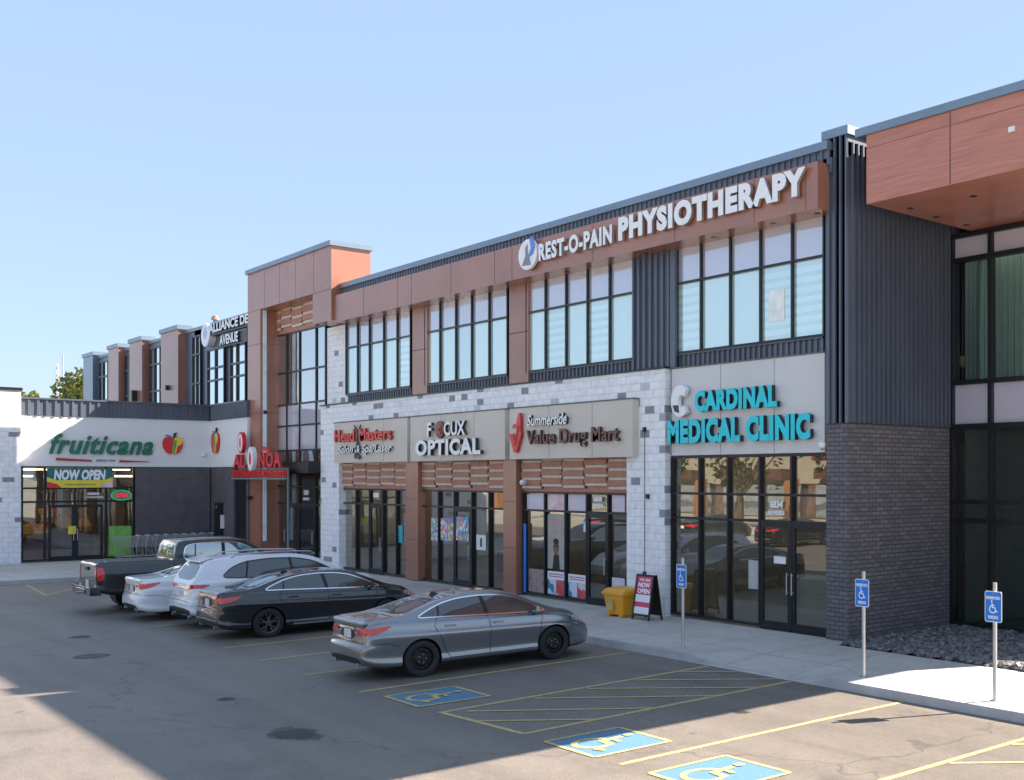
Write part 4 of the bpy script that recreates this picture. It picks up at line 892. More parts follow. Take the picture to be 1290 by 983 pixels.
# ================================================================= STREET FURNITURE
def accessible_sign(x, y, label):
    t = thing('parking_sign', (x, y, G0), label, 'parking sign')
    b = MB(); b.tube((x, y, G0), (x, y, 2.025), .034, 14); b.tube((x, y, G0), (x, y, G0+.012), .075, 14); b.build('post', galv, t, smooth=True)
    w_, z0, z1 = .165, 1.40, 1.89; yy = y-.04; r = .035
    def rr_(k): 
        pts = []
        for cx, cz, a0 in ((x+w_-r, z1-r, 0), (x-w_+r, z1-r, 90), (x-w_+r, z0+r, 180), (x+w_-r, z0+r, 270)):
            for i in range(5):
                a = math.radians(a0+i*22.5); pts.append((cx+(r-k)*math.cos(a), cz+(r-k)*math.sin(a)))
        return pts
    b = MB(WY(yy)); b.slab(rr_(0), 0, .004, 0); b.slab(rr_(.012), .0045, .0055, 1); b.build('plate', [whitel, bluef], t)
    s = MB(); wheelchair(x, (z0+z1)/2-.0, .22, lambda a, c, k: (a, yy-.0075-.0004*k, c), s); s.build('symbol', whitel, t)
    letters('lettering', 'RESERVED', WY(yy), x-w_+.03, z1-.13, 2*w_-.06, .05, .006, .002, whitel, whitel, t, .03)
    letters('lettering', 'PARKING', WY(yy), x-w_+.07, z0+.05, 2*w_-.14, .055, .006, .002, whitel, whitel, t, .03)
    b = MB(); b.tube((x, yy-.002, z1-.04), (x, yy-.012, z1-.04), .008, 8); b.tube((x, yy-.002, z0+.03), (x, yy-.012, z0+.03), .008, 8); b.build('bolts', galv, t)
accessible_sign(-18.38, 14.43, 'blue wheelchair parking sign standing in shade before the clinic glass')
accessible_sign(-13.45, 14.6, 'blue wheelchair parking sign before the dark brick wall')
accessible_sign(-10.53, 14.5, 'blue wheelchair parking sign at the right on the sunlit pavement by the rock bed')
# yellow bin
gx, gy = (fx(783, 16.7), 16.7)
t = thing('yellow_bin', (gx, gy, G0), 'yellow plastic grit bin with domed lid against the white block pier', 'bin')
b = MB()
def taper(mb, x0, x1, y0, y1, z0, z1, i, m=0): mb.add([(x0+i, y0+i, z0), (x1-i, y0+i, z0), (x1-i, y1-i, z0), (x0+i, y1-i, z0), (x0, y0, z1), (x1, y0, z1), (x1, y1, z1), (x0, y1, z1)], [(0, 3, 2, 1), (4, 5, 6, 7), (0, 1, 5, 4), (1, 2, 6, 5), (2, 3, 7, 6), (3, 0, 4, 7)], m)
bw, bd = .47, .30
taper(b, gx-bw+.05, gx+bw-.05, gy-bd+.03, gy+bd-.03, G0+.05, .72, .07); b.box(gx-.3, gx-.2, gy-.24, gy+.24, G0, G0+.06); b.box(gx+.2, gx+.3, gy-.24, gy+.24, G0, G0+.06); b.build('body', yellowp, t, bevel=.02)
b = MB(); b.box(gx-bw, gx+bw, gy-bd, gy+bd, .70, .77); b.add([(gx-bw+.01, gy-bd+.01, .77), (gx+bw-.01, gy-bd+.01, .77), (gx+bw-.01, gy+bd-.01, .77), (gx-bw+.01, gy+bd-.01, .77), (gx-bw+.06, gy-bd+.12, .86), (gx+bw-.06, gy-bd+.12, .86), (gx+bw-.06, gy+bd-.02, .88), (gx-bw+.06, gy+bd-.02, .88)], [(0, 3, 2, 1), (4, 5, 6, 7), (0, 1, 5, 4), (1, 2, 6, 5), (2, 3, 7, 6), (3, 0, 4, 7)]); b.build('lid', yellowp, t, bevel=.02)
b = MB(); b.box(gx-.22, gx+.02, gy-bd-.003, gy-bd+.06, .32, .58); b.build('label_plate', PM('faded_yellow_label', (.50, .38, .14), .6, var=.2, scale=12), t)
# a-frame sign
ax_, ay_ = fx(815, 16.75), 16.75
t = thing('a_frame_sign', (ax_, ay_, G0), 'black framed sandwich board with pink and white NOW OPEN poster beside the yellow bin', 'sandwich board')
sh = math.tan(math.radians(8.5))
def mpA(u, o, z): # leaning board: leans back with height
    return (ax_+u, ay_-.19-o+z*sh, G0+z)
b = MB(mpA); W2 = .36; H2 = 1.12
for a, c in ((-W2, -W2+.05), (W2-.05, W2)): b.box(a, c, 0, .03, 0, H2)
b.box(-W2+.05, W2-.05, .001, .029, H2-.05, H2); b.box(-W2+.05, W2-.05, .001, .029, .10, .15); b.build('front_frame', black, t)
b = MB(mpA); b.box(-W2+.05, W2-.05, .005, .015, .15, H2-.05, 0); b.box(-W2+.05, W2-.05, .015, .018, .62, H2-.05, 1); b.box(-W2+.05, W2-.05, .015, .018, .32, .44, 1); b.build('poster', [whitel, PM('hot_pink', (.62, .06, .14), .6)], t)
letters('lettering', 'WE ARE', mpA, -.22, .95, .44, .07, .019, .002, whitel, whitel, t, .03)
letters('lettering', 'NOW', mpA, -.24, .80, .48, .12, .019, .002, whitel, whitel, t, .05); letters('lettering', 'OPEN', mpA, -.25, .65, .50, .12, .019, .002, whitel, whitel, t, .05)
def mpB(u, o, z): return (ax_+u, ay_+.19+o-z*sh, G0+z)
b = MB(mpB)
for a, c in ((-W2, -W2+.05), (W2-.05, W2)): b.box(a, c, 0, .03, 0, H2)
b.box(-W2+.05, W2-.05, .005, .015, .1, H2-.02); b.build('rear_frame', black, t)
# shopping carts
def make_cart():
    t = thing('shopping_cart', (0, 0, 0), 'grey wire shopping cart nested in the row at the grocery wall', 'shopping cart', 'shopping carts nested along the grocery wall')
    b = MB(); 
    def bp(s, u, v): # basket: s 0..1 along length, u -1..1 across
        return ((-.42+s*.88), u*(.28-.05*s), 0)
    for k in range(7):
        z = .55+k*.075
        l = 1.0-.0*k
        x0, x1 = -.42-.02*k/6, .30+.16*k/6
        for a, c in (((x0, -.28, z), (x1, -.22, z)), ((x1, -.22, z), (x1, .22, z)), ((x1, .22, z), (x0, .28, z)), ((x0, .28, z), (x0, -.28, z))): b.tube(a, c, .006, 5)
    for i in range(10):
        s = i/9; b.tube((-.42+.72*s, -.28+.06*s, .55), (-.44+.90*s, -.28+.06*s, 1.0), .005, 5); b.tube((-.42+.72*s, .28-.06*s, .55), (-.44+.90*s, .28-.06*s, 1.0), .005, 5)
    b.build('basket', galv, t)
    b = MB(); b.tube((-.5, -.28, 1.03), (-.5, .28, 1.03), .022, 10); b.build('handle', PM('pale_cart_handle', (.65, .66, .68), .4), t)
    b = MB()
    for y in (-.27, .27):
        b.tube((-.44, y, 1.0), (-.36, y, .55), .014, 8); b.tube((-.36, y, .55), (-.40, y*.95, .16), .014, 8); b.tube((-.40, y*.95, .16), (.36, y*.7, .14), .014, 8); b.tube((-.5, y, 1.03), (-.44, y, 1.0), .014, 8); b.tube((.30, y*.8, .55), (.0, y*.85, .15), .012, 8)
    b.build('chassis', galv, t)
    for x, y in ((-.40, -.25), (-.40, .25), (.36, -.19), (.36, .19)):
        b = MB(); b.tube((x, y-.015, .065), (x, y+.015, .065), .065, 14); b.build('wheel', blackr, t)
    return t
cart = make_cart()
for i in range(9):
    o = cart if i == 0 else copy_tree(cart)
    o.location = (FXW+.95, sy(153, FXW)-.1+i*.36, G0); o.rotation_euler.z = -PI/2
# ================================================================= CARS
def pchip(keys):
    xs = [k[0] for k in keys]; ys = [k[1] for k in keys]; n = len(xs)
    d = [(ys[i+1]-ys[i])/(xs[i+1]-xs[i]) for i in range(n-1)]; m = [d[0]]+[0]*(n-2)+[d[-1]]
    for i in range(1, n-1): m[i] = 0 if d[i-1]*d[i] <= 0 else 2*d[i-1]*d[i]/(d[i-1]+d[i])
    def f(x):
        if x <= xs[0]: return ys[0]
        if x >= xs[-1]: return ys[-1]
        i = 0
        while x > xs[i+1]: i += 1
        h = xs[i+1]-xs[i]; t = (x-xs[i])/h
        return (2*t**3-3*t*t+1)*ys[i]+(t**3-2*t*t+t)*h*m[i]+(-2*t**3+3*t*t)*ys[i+1]+(t**3-t*t)*h*m[i+1]
    return f
def sweep_wheel(t, x, y, R, wd, rimmat, style, side):
    """tyre with tread and shaped rim; y is the outer face"""
    s = -1 if side < 0 else 1
    prof = [(R*.66, 0), (R*.70, .012), (R*.86, .022), (R*.96, .012), (R, -.02), (R, -wd+.02), (R*.95, -wd), (R*.66, -wd)]
    N = 44; b = MB(); vs = []
    for i in range(N):
        a = 2*PI*i/N; vs += [(x+r*math.cos(a), y+s*o, R+r*math.sin(a)) for r, o in prof]
    k = len(prof); b.add(vs, [(i*k+j, ((i+1) % N)*k+j, ((i+1) % N)*k+(j+1) % k, i*k+(j+1) % k) for i in range(N) for j in range(k)])
    wo_ = b.build('wheel', blackr, t, smooth=True)
    b = MB()
    rp = [(R*.675, .006), (R*.64, .0), (R*.60, -.05), (R*.56, -.11)]
    vs = []
    for i in range(N):
        a = 2*PI*i/N; vs += [(x+r*math.cos(a), y+s*o, R+r*math.sin(a)) for r, o in rp]
    k = 4; b.add(vs, [(i*k+j, ((i+1) % N)*k+j, ((i+1) % N)*k+j+1, i*k+j+1) for i in range(N) for j in range(3)])
    def spoke(a, w0, w1, r0, r1, o0, o1):
        c, q = math.cos(a), math.sin(a); pts = []
        for r, w_, o in ((r0, w0, o0), (r1, w1, o1)):
            for sg in (-1, 1):
                for dd in (0, -.03): pts.append((x+r*c-sg*w_*q, y+s*(o+dd), R+r*q+sg*w_*c))
        b.add(pts, [(0, 2, 6, 4), (1, 5, 7, 3), (0, 4, 5, 1), (2, 3, 7, 6), (4, 6, 7, 5), (0, 1, 3, 2)])
    if style == 'steel':
        b.tube((x, y-s*.05, R), (x, y-s*.075, R), R*.58, 32)
        b.tube((x, y-s*.02, R), (x, y-s*.05, R), R*.34, 24, r2=R*.44); b.tube((x, y-s*.005, R), (x, y-s*.02, R), R*.16, 18, r2=R*.2)
        for i in range(10):
            a = 2*PI*i/10; b.tube((x+R*.49*math.cos(a), y-s*.045, R+R*.49*math.sin(a)), (x+R*.49*math.cos(a), y-s*.051, R+R*.49*math.sin(a)), R*.055, 10, m=1)
        for i in range(5):
            a = 2*PI*i/5; b.tube((x+R*.22*math.cos(a), y-s*.008, R+R*.22*math.sin(a)), (x+R*.22*math.cos(a), y-s*.03, R+R*.22*math.sin(a)), R*.03, 6, m=2)
    else:
        n = 5
        for i in range(n):
            a = PI/2+2*PI*i/n
            for da in (-.20, .20): spoke(a+da*.45, R*.06, R*.035, R*.14, R*.40, -.012, -.016); spoke(a+da, R*.035, R*.045, R*.36, R*.66, -.014, -.004)
        b.tube((x, y-s*.006, R), (x, y-s*.05, R), R*.17, 20, r2=R*.2)
        b.tube((x, y-s*.09, R), (x, y-s*.10, R), R*.5, 28, m=1)
    b.build('rim', [rimmat, seam, galv], wo_)
def make_car(spec, label, cat, name, loc, rz, group=None):
    S = spec; L = S['L']; W = S['W']/2; H = S['H']
    t = thing(name, (0, 0, 0), label, cat, group)
    top, sh_, hw, bt = [pchip(S[k]) for k in ('top', 'sh', 'hw', 'bt')]
    rear, frontf = pchip(S['rear']), pchip(S['front'])
    xs = [0, .012, .03, .055, .09, .14, .2]; x = .27
    while x < L-.22: xs.append(x); x += .065
    xs += [L-.2, L-.14, L-.09, L-.055, L-.03, L-.012, L]
    roofw = S['roofw']; ring = None; verts = []
    def section(x):
        zb, zs, zt = bt(x), sh_(x), top(x); w_ = hw(x)*W; zs = min(zs, zt-.03); zs = max(zs, zb+.08)
        h = zt-zs; tt = max(0, min(1, (h-.06)/(H-zs-.06)))
        yr = w_*.86*(1-tt)+roofw*tt; ys = w_*.945; d = zs-zb
        P = [(0, zb), (w_*.75, zb), (w_*.92, zb+.015), (w_*.985, zb+.08*d+.02), (w_*.972, zb+.26*d), (w_*.988, zb+.50*d), (w_*1.0, zb+.66*d), (w_*.998, zb+.74*d), (w_*.972, zb+.82*d), (ys+.008, zs-.03*min(1, d)), (ys-.012, zs+.01),
             (ys*(.93-.0*tt), zs+min(.03, h*.25)), ((ys*.93+yr)/2+.015*tt, zs+h*.50), (yr+.012*tt, zs+h*.86), (yr*.93, zs+h*.955), (yr*.6, zt-.008), (0, zt)]
        # densify with Catmull-Rom
        out = []
        for i in range(len(P)-1):
            p0 = P[max(i-1, 0)]; p1 = P[i]; p2 = P[i+1]; p3 = P[min(i+2, len(P)-1)]
            if i == 0: p0 = (-P[1][0], P[1][1])
            if i == len(P)-2: p3 = (-P[-2][0], P[-2][1])
            k = 4
            for j in range(k):
                u = j/k
                out.append(tuple(.5*((2*b_)+(-a_+c_)*u+(2*a_-5*b_+4*c_-d_)*u*u+(-a_+3*b_-3*c_+d_)*u**3) for a_, b_, c_, d_ in zip(p0, p1, p2, p3)))
        out.append(P[-1]); return out
    secs = [section(x) for x in xs]; n = len(secs[0])
    # skip the near duplicate overshoot: clamp
    vs = []; M = 2*n-2
    for x, s_ in zip(xs, secs):
        loop = [(-y, z) for y, z in s_]+[(y, z) for y, z in s_[-2:0:-1]]   # right side (y<0) up, then left side down
        for y, z in loop:
            fr = max(0, 1-x/.7); ff = max(0, 1-(L-x)/.8); fr = fr*fr*(3-2*fr); ff = ff*ff*(3-2*ff)
            xx = x+rear(z)*fr-frontf(z)*ff
            vs.append((xx, y, z))
    fs = []
    for i in range(len(xs)-1):
        for j in range(M): fs.append((i*M+j, i*M+(j+1) % M, (i+1)*M+(j+1) % M, (i+1)*M+j))
    for base, flip in ((0, 0), ((len(xs)-1)*M, 1)):
        fs.append((base, base+1, base+M-1)) ; fs.append((base+n-1, base+n-2, base+n))
        for j in range(1, n-2): fs.append((base+j, base+j+1, base+M-j-1, base+M-j))
    b = MB(); b.add(vs, fs); body = b.build('body', [S['paint'], black, S.get('lower', black)], t)
    me = body.data
    # wheel wells
    for xw in S['wheels']:
        c = MB(); N = 48; R = S['R']+S.get('gap', .045)
        for y0, y1 in ((-W-.3, -W+.28), (W-.28, W+.3)): c.tube((xw, y0, S['R']), (xw, y1, S['R']), R, N)
        co = c.build('cutter', black); co.data.update()
        md = body.modifiers.new('cut', 'BOOLEAN'); md.operation = 'DIFFERENCE'; md.object = co; md.solver = 'EXACT'
        bpy.context.view_layer.update()
        nm = bpy.data.meshes.new_from_object(body.evaluated_get(bpy.context.evaluated_depsgraph_get()))
        body.modifiers.clear(); body.data = nm; bpy.data.objects.remove(co)
    nm = body.data; nm.name = 'body'
    nm.materials.clear()
    for m_ in (S['paint'], black, S.get('lower', black)): nm.materials.append(m_)
    for p in nm.polygons:
        p.use_smooth = True; c = p.center; p.material_index = 0
        if c.z < S.get('lowz', .24): p.material_index = 2
        for xw in S['wheels']:
            R = S['R']+S.get('gap', .045)
            rv = [abs(math.hypot(nm.vertices[i].co.x-xw, nm.vertices[i].co.z-S['R'])-R) < .004 for i in p.vertices]
            if (all(rv)) or (math.hypot(c.x-xw, c.z-S['R']) < R-.002 and abs(p.normal.y) > .9): p.material_index = 1
            if S.get('flare') and p.material_index == 0 and math.hypot(c.x-xw, c.z-S['R']) < R+S['flare'] and abs(c.y) > W*.8 and c.z < .95: p.material_index = 2
    nm.set_sharp_from_angle(angle=math.radians(38))
    bm = bmesh.new(); bm.from_mesh(nm); tree = BVHTree.FromBMesh(bm)
    h0 = tree.ray_cast(Vector((L/2, -4, .7)), Vector((0, 1, 0)))
    if h0[1].y > 0: nm.flip_normals(); print('flipped', name)
    def proj(axis, a, c):
        if axis == 'R': o, d = Vector((a, -4, c)), Vector((0, 1, 0))
        elif axis == 'L': o, d = Vector((a, 4, c)), Vector((0, -1, 0))
        elif axis == 'B': o, d = Vector((-3, a, c)), Vector((1, 0, 0))
        elif axis == 'F': o, d = Vector((L+3, a, c)), Vector((-1, 0, 0))
        else: o, d = Vector((a, c, 5)), Vector((0, 0, -1))
        h = tree.ray_cast(o, d)
        if h[0] is None:
            q = o+d*(4-W if axis in 'RL' else 3); h = tree.find_nearest(q)
        nn = h[1]
        if axis in 'RL' and abs(nn.y) < .2: nn = Vector((nn.x, -d.y*.3, nn.z)).normalized()
        return h[0], (-nn if nn.dot(d) > .05 else nn)
    def patch(nm_, axis, poly, mat, off=.004, step=.07, parent=None, soft=0):
        for _ in range(soft):
            q = []
            for i in range(len(poly)):
                a, c = poly[i], poly[(i+1) % len(poly)]; q += [(a[0]*.8+c[0]*.2, a[1]*.8+c[1]*.2), (a[0]*.2+c[0]*.8, a[1]*.2+c[1]*.8)]
            poly = q
        g = bmesh.new(); g.faces.new([g.verts.new((a, c, 0)) for a, c in poly])
        for k in (0, 1):
            lo = min(p[k] for p in poly); hi = max(p[k] for p in poly); q = lo+step
            while q < hi-.004:
                co = [0, 0, 0]; no = [0, 0, 0]; co[k] = q; no[k] = 1
                bmesh.ops.bisect_plane(g, geom=g.verts[:]+g.edges[:]+g.faces[:], plane_co=co, plane_no=no); q += step
        bmesh.ops.triangulate(g, faces=[f for f in g.faces if len(f.verts) > 4])
        acc = Vector((0, 0, 0))
        for v in g.verts:
            hit, nn = proj(axis, v.co.x, v.co.y); v.co = hit+nn*off; acc += nn
        g.normal_update(); fa = Vector((0, 0, 0))
        for f_ in g.faces: fa += f_.normal*f_.calc_area()
        if fa.dot(acc) < 0: bmesh.ops.reverse_faces(g, faces=g.faces[:])
        # make it face outwards
        me2 = bpy.data.meshes.new(nm_); g.normal_update(); g.to_mesh(me2); g.free(); me2.materials.append(mat)
        for p in me2.polygons: p.use_smooth = True
        o = bpy.data.objects.new(nm_, me2); COL.objects.link(o); o.parent = parent or t; return o
    def strip(nm_, axis, pts, w_, mat, off=.006, closed=False, parent=None, step=.06):
        P = []
        seq = pts+[pts[0]] if closed else pts
        for a, c in zip(seq[:-1], seq[1:]):
            k = max(1, int(math.hypot(c[0]-a[0], c[1]-a[1])/step))
            P += [(a[0]+(c[0]-a[0])*i/k, a[1]+(c[1]-a[1])*i/k) for i in range(k)]
        P.append(seq[-1]); b = MB(); vs = []
        for i, p in enumerate(P):
            a = P[max(i-1, 0)]; c = P[min(i+1, len(P)-1)]
            if closed and i in (0, len(P)-1): a, c = P[-2], P[1]
            dx, dy = c[0]-a[0], c[1]-a[1]; l = math.hypot(dx, dy) or 1; nx, ny = -dy/l*w_/2, dx/l*w_/2
            for sg in (-1, 1):
                hit, nn = proj(axis, p[0]+nx*sg, p[1]+ny*sg); vs.append(tuple(hit+nn*off))
        b.add(vs, [(2*i, 2*i+1, 2*i+3, 2*i+2) for i in range(len(P)-1)])
        f0 = b.f[0]; q0 = [Vector(vs[i]) for i in f0]
        if (q0[1]-q0[0]).cross(q0[2]-q0[0]).dot(nn) < 0 and len(P) > 1: b.f = [f[::-1] for f in b.f]
        return b.build(nm_, mat, parent or t, smooth=True, flat=True)
    dlo = S['dlo']
    for ax in 'RL':
        g = patch('side_window', ax, dlo, S.get('glass', carglass), .004, .07, soft=S.get('soft', 2))
        if S.get('trim'):
            q = dlo
            for _ in range(2):
                q = [p for i in range(len(q)) for p in ((q[i][0]*.8+q[(i+1) % len(q)][0]*.2, q[i][1]*.8+q[(i+1) % len(q)][1]*.2), (q[i][0]*.2+q[(i+1) % len(q)][0]*.8, q[i][1]*.2+q[(i+1) % len(q)][1]*.8))]
            strip('window_trim', ax, q, .022, S['trim'], .010, True)
        for bar in S['bars']: strip('pillar', ax, bar[0], bar[1], bar[2] if len(bar) > 2 else black, .008)
        b_ = S['seams']
        for i, sm in enumerate(b_): strip('door_gap', ax, sm, .010, seam, .0025)
        if S.get('sill'): strip('sill_trim', ax, S['sill'], .035, S.get('sillm', chrome), .012)
        for hx, hz in S['handles']:
            h, nn = proj(ax, hx, hz); sg = -1 if ax == 'R' else 1
            b = MB(); b.box(h.x-.10, h.x+.10, h.y+sg*.018, h.y+sg*.040, hz-.012, hz+.014); b.box(h.x-.10, h.x-.07, h.y-.01, h.y+sg*.02, hz-.01, hz+.012); b.box(h.x+.07, h.x+.10, h.y-.01, h.y+sg*.02, hz-.01, hz+.012)
            b.build('door_handle', S.get('handm', S['paint']), t, bevel=.006)
        mx_, mz = S['mirror']; h, nn = proj(ax, mx_, mz-.02); sg = -1 if ax == 'R' else 1
        b = MB(); y0 = h.y; b.add([(mx_-.06, y0+sg*.05, mz-.02), (mx_+.09, y0+sg*.05, mz-.02), (mx_+.03, y0+sg*.24, mz-.0), (mx_-.06, y0+sg*.24, mz), (mx_-.06, y0+sg*.05, mz+.12), (mx_+.07, y0+sg*.05, mz+.11), (mx_+.02, y0+sg*.23, mz+.13), (mx_-.06, y0+sg*.24, mz+.14)], [(0, 3, 2, 1), (4, 5, 6, 7), (0, 1, 5, 4), (1, 2, 6, 5), (2, 3, 7, 6), (3, 0, 4, 7)])
        b.box(mx_-.02, mx_+.04, min(y0-sg*.03, y0+sg*.08), max(y0-sg*.03, y0+sg*.08), mz-.04, mz)
        b.build('wing_mirror', S.get('mirm', S['paint']), t, bevel=.02)
        for q in S.get('tail_side', []): patch('tail_light', ax, q, tail_red, .008, .04, soft=1)
        for q in S.get('head_side', []): patch('headlight', ax, q, PM('headlamp', (.35, .37, .4), .08, coat=1) if 'headlamp' not in MATS else MATS['headlamp'], .008, .05, soft=1)
        for q in S.get('amber', []): patch('side_marker', ax, q, amber, .012, .04)
    for q in S.get('tail_rear', []):
        patch('tail_light', 'B', q, tail_red, .008, .04, soft=1); patch('tail_light', 'B', [(-a, c) for a, c in q], tail_red, .008, .04, soft=1)
    for q in S.get('dark_rear', []): patch('bumper_insert', 'B', q, black, .007, .06, soft=1)
    if S.get('back_glass'): patch('rear_window', 'T', S['back_glass'], carglass, .005, .08, soft=S.get('softb', 2))
    if S.get('back_glass_r'): patch('rear_window', 'B', S['back_glass_r'], S.get('glass', carglass), .006, .06, soft=1)
    patch('windscreen', 'T', S['screen'], carglass, .005, .08, soft=1)
    if S.get('sunroof'): patch('sunroof', 'T', S['sunroof'], carglass, .004, .1, soft=1)
    for q in S.get('top_seams', []): strip('panel_gap', 'T', q, .010, seam, .0025)
    for q in S.get('rear_seams', []): strip('panel_gap', 'B', q, .010, seam, .0025)
    for q, m_ in S.get('rear_trim', []): strip('rear_trim', 'B', q, .03, m_, .014)
    # plate
    pz = S['plate']; h, nn = proj('B', 0, pz)
    b = MB(); b.box(h.x-.012, h.x-.004, -.155, .155, pz-.08, pz+.08); b.build('number_plate', PM('plate_white', (.62, .63, .66), .4) if 'plate_white' not in MATS else MATS['plate_white'], t)
    bm.free()
    for xw in S['wheels']:
        for sd in (-1, 1): sweep_wheel(t, xw, sd*(W-.025+S.get('wout', 0)), S['R'], .21, S['rim'], S['rimstyle'], sd)
    for yy in S.get('exhaust', []):
        b = MB(); b.tube((-.005+S.get('exx', .03), yy, S.get('exz', .30)), (.3, yy, S.get('exz', .30)), .04, 14); b.build('exhaust_pipe', chrome, t)
    b = MB(); b.box(.5, L-.5, -W+.3, W-.3, S.get('lowz', .24)-.08, S.get('lowz', .24)+.05); b.build('underbody', black, t)
    if S.get('extra'): S['extra'](t, proj, patch, strip)
    t.location = loc; t.rotation_euler.z = rz; return t
blackrim = PM('black_rim', (.018, .018, .02), .35, metal=.3, var=.1)
greyrim = PM('grey_rim', (.12, .12, .13), .35, metal=.6, var=.1)
silverrim = PM('silver_rim', (.45, .46, .48), .3, metal=.8, var=.05)
def sedan(paint, **k):
    S = dict(L=4.88, W=1.84, H=1.47, R=.335, wheels=(1.06, 3.85), roofw=.56, paint=paint,
        top=[(0, .93), (.03, 1.03), (.10, 1.085), (.3, 1.10), (.62, 1.12), (.80, 1.155), (1.1, 1.25), (1.5, 1.372), (1.9, 1.44), (2.3, 1.468), (2.7, 1.462), (3.0, 1.42), (3.3, 1.31), (3.6, 1.175), (3.85, 1.07), (3.98, 1.035), (4.3, .965), (4.55, .88), (4.72, .78), (4.82, .68), (4.88, .60)],
        sh=[(0, .86), (.1, .99), (.35, 1.03), (1.0, 1.01), (1.8, .985), (2.8, .955), (3.6, .93), (3.9, .91), (4.3, .84), (4.6, .74), (4.8, .6), (4.88, .54)],
        hw=[(0, .76), (.03, .84), (.10, .90), (.25, .945), (.5, .975), (1.0, .995), (1.5, .99), (2.5, .985), (3.3, .985), (3.8, .99), (4.2, .965), (4.5, .90), (4.7, .80), (4.82, .68), (4.88, .56)],
        bt=[(0, .36), (.05, .29), (.25, .23), (.6, .2), (1.5, .19), (3.3, .19), (4.4, .2), (4.75, .22), (4.88, .27)],
        rear=[(.2, .06), (.32, .02), (.45, 0), (.60, .01), (.66, .045), (.80, .06), (.98, .05), (1.06, .0), (1.2, 0)],
        front=[(.2, .05), (.35, .0), (.6, .03), (.9, .2), (1.2, .2)],
        dlo=[(.98, 1.075), (1.18, 1.175), (1.5, 1.295), (1.85, 1.365), (2.3, 1.392), (2.7, 1.375), (3.0, 1.32), (3.3, 1.20), (3.62, 1.045), (3.70, 1.0), (3.0, 1.005), (2.2, 1.035), (1.4, 1.065)],
        bars=[([(2.42, 1.02), (2.36, 1.40)], .075), ([(1.42, 1.05), (1.46, 1.30)], .03)],
        seams=[[(2.41, 1.03), (2.44, .8), (2.43, .30)], [(3.62, .98), (3.56, .8), (3.50, .5), (3.46, .30)], [(1.38, 1.05), (1.30, .92), (1.42, .70), (1.52, .45), (1.62, .30)], [(1.62, .30), (3.46, .30)], [(.06, .66), (.40, .68), (.62, .62)], [(4.75, .62), (4.35, .66), (4.22, .6)]],
        handles=[(1.62, .90), (2.62, .875)], mirror=(3.42, 1.0), handm=paint,
        tail_side=[[(.045, .83), (.09, .95), (.25, .98), (.52, 1.0), (.36, .90), (.20, .85)]],
        tail_rear=[[(.40, .85), (.42, .93), (.70, .97), (.80, .96), (.80, .84), (.62, .83)]],
        head_side=[[(4.25, .80), (4.35, .86), (4.62, .78), (4.74, .70), (4.70, .66), (4.5, .70)]],
        amber=[[(4.50, .715), (4.52, .78), (4.66, .74), (4.70, .68)]],
        dark_rear=[[(-.62, .30), (.62, .30), (.58, .42), (-.58, .42)], [(-.29, .74), (.29, .74), (.27, .92), (-.27, .92)]],
        back_glass=[(.82, -.50), (.78, 0), (.82, .50), (1.50, .44), (1.62, 0), (1.50, -.44)], softb=1,
        screen=[(3.90, -.62), (3.98, 0), (3.90, .62), (3.10, .47), (3.02, 0), (3.10, -.47)],
        top_seams=[[(.62, -.62), (.66, 0), (.62, .62)], [(.62, .62), (.10, .66)], [(.62, -.62), (.10, -.66)], [(3.95, -.66), (4.6, -.52), (4.68, 0), (4.6, .52), (3.95, .66)]],
        rear_seams=[[(-.8, .68), (-.3, .69), (.3, .69), (.8, .68)]],
        plate=.83, exhaust=[.5, -.5], rim=blackrim, rimstyle='alloy', soft=2, trim=chrome)
    S.update(k); return S
PI2 = PI/2
# grey saloon
def fin(t, proj, patch, strip):
    b = MB(); b.add([(1.62, -.015, 1.40), (1.80, -.015, 1.43), (1.80, .015, 1.43), (1.62, .015, 1.40), (1.66, 0, 1.475)], [(0, 1, 2, 3), (0, 1, 4), (1, 2, 4), (2, 3, 4), (3, 0, 4)]); b.build('roof_antenna', black, t)
def fin2(t, proj, patch, strip):
    fin(t, proj, patch, strip); strip('rear_trim', 'B', [(-.30, .935), (0, .945), (.30, .935)], .03, chrome, .015)
make_car(sedan(p_grey, rimstyle='steel', extra=fin2), 'metallic grey saloon with black steel wheels nearest the camera', 'car', 'parked_car', (-20.78, 8.48, 0), PI2, 'cars parked nose in to the kerb')
# black saloon
blackcar = make_car(sedan(p_black, rim=greyrim, sunroof=[(2.0, -.38), (2.75, -.38), (2.75, .38), (2.0, .38)], extra=fin, sill=[(1.6, .27), (3.45, .27)], L=4.90,
    rear_trim=[([(-.70, .45), (0, .46), (.70, .45)], MATS['chrome'])], tail_rear=[[(.30, .86), (.34, .93), (.74, .97), (.80, .95), (.74, .88), (.5, .85)]],
    rear=[(.2, .04), (.32, .01), (.45, 0), (.60, .01), (.66, .03), (.80, .04), (.98, .03), (1.06, .0), (1.2, 0)]), 'glossy black saloon with chrome window trim and dark alloy wheels', 'car', 'parked_car', (-28.2, 8.35, 0), PI2+.0, 'cars parked nose in to the kerb')
# white saloon
make_car(sedan(p_white, rim=silverrim, trim=None, sunroof=[(1.75, -.40), (2.85, -.42), (2.85, .42), (1.75, .40)], extra=fin,
    tail_rear=[[(.34, .86), (.36, .92), (.72, .97), (.80, .97), (.74, .90), (.5, .86)]], exhaust=[.55, -.55, .42, -.42]), 'white saloon with dark glass roof between the pickup and the white crossover', 'car', 'parked_car', (-33.25, 8.05, 0), PI2, 'cars parked nose in to the kerb')
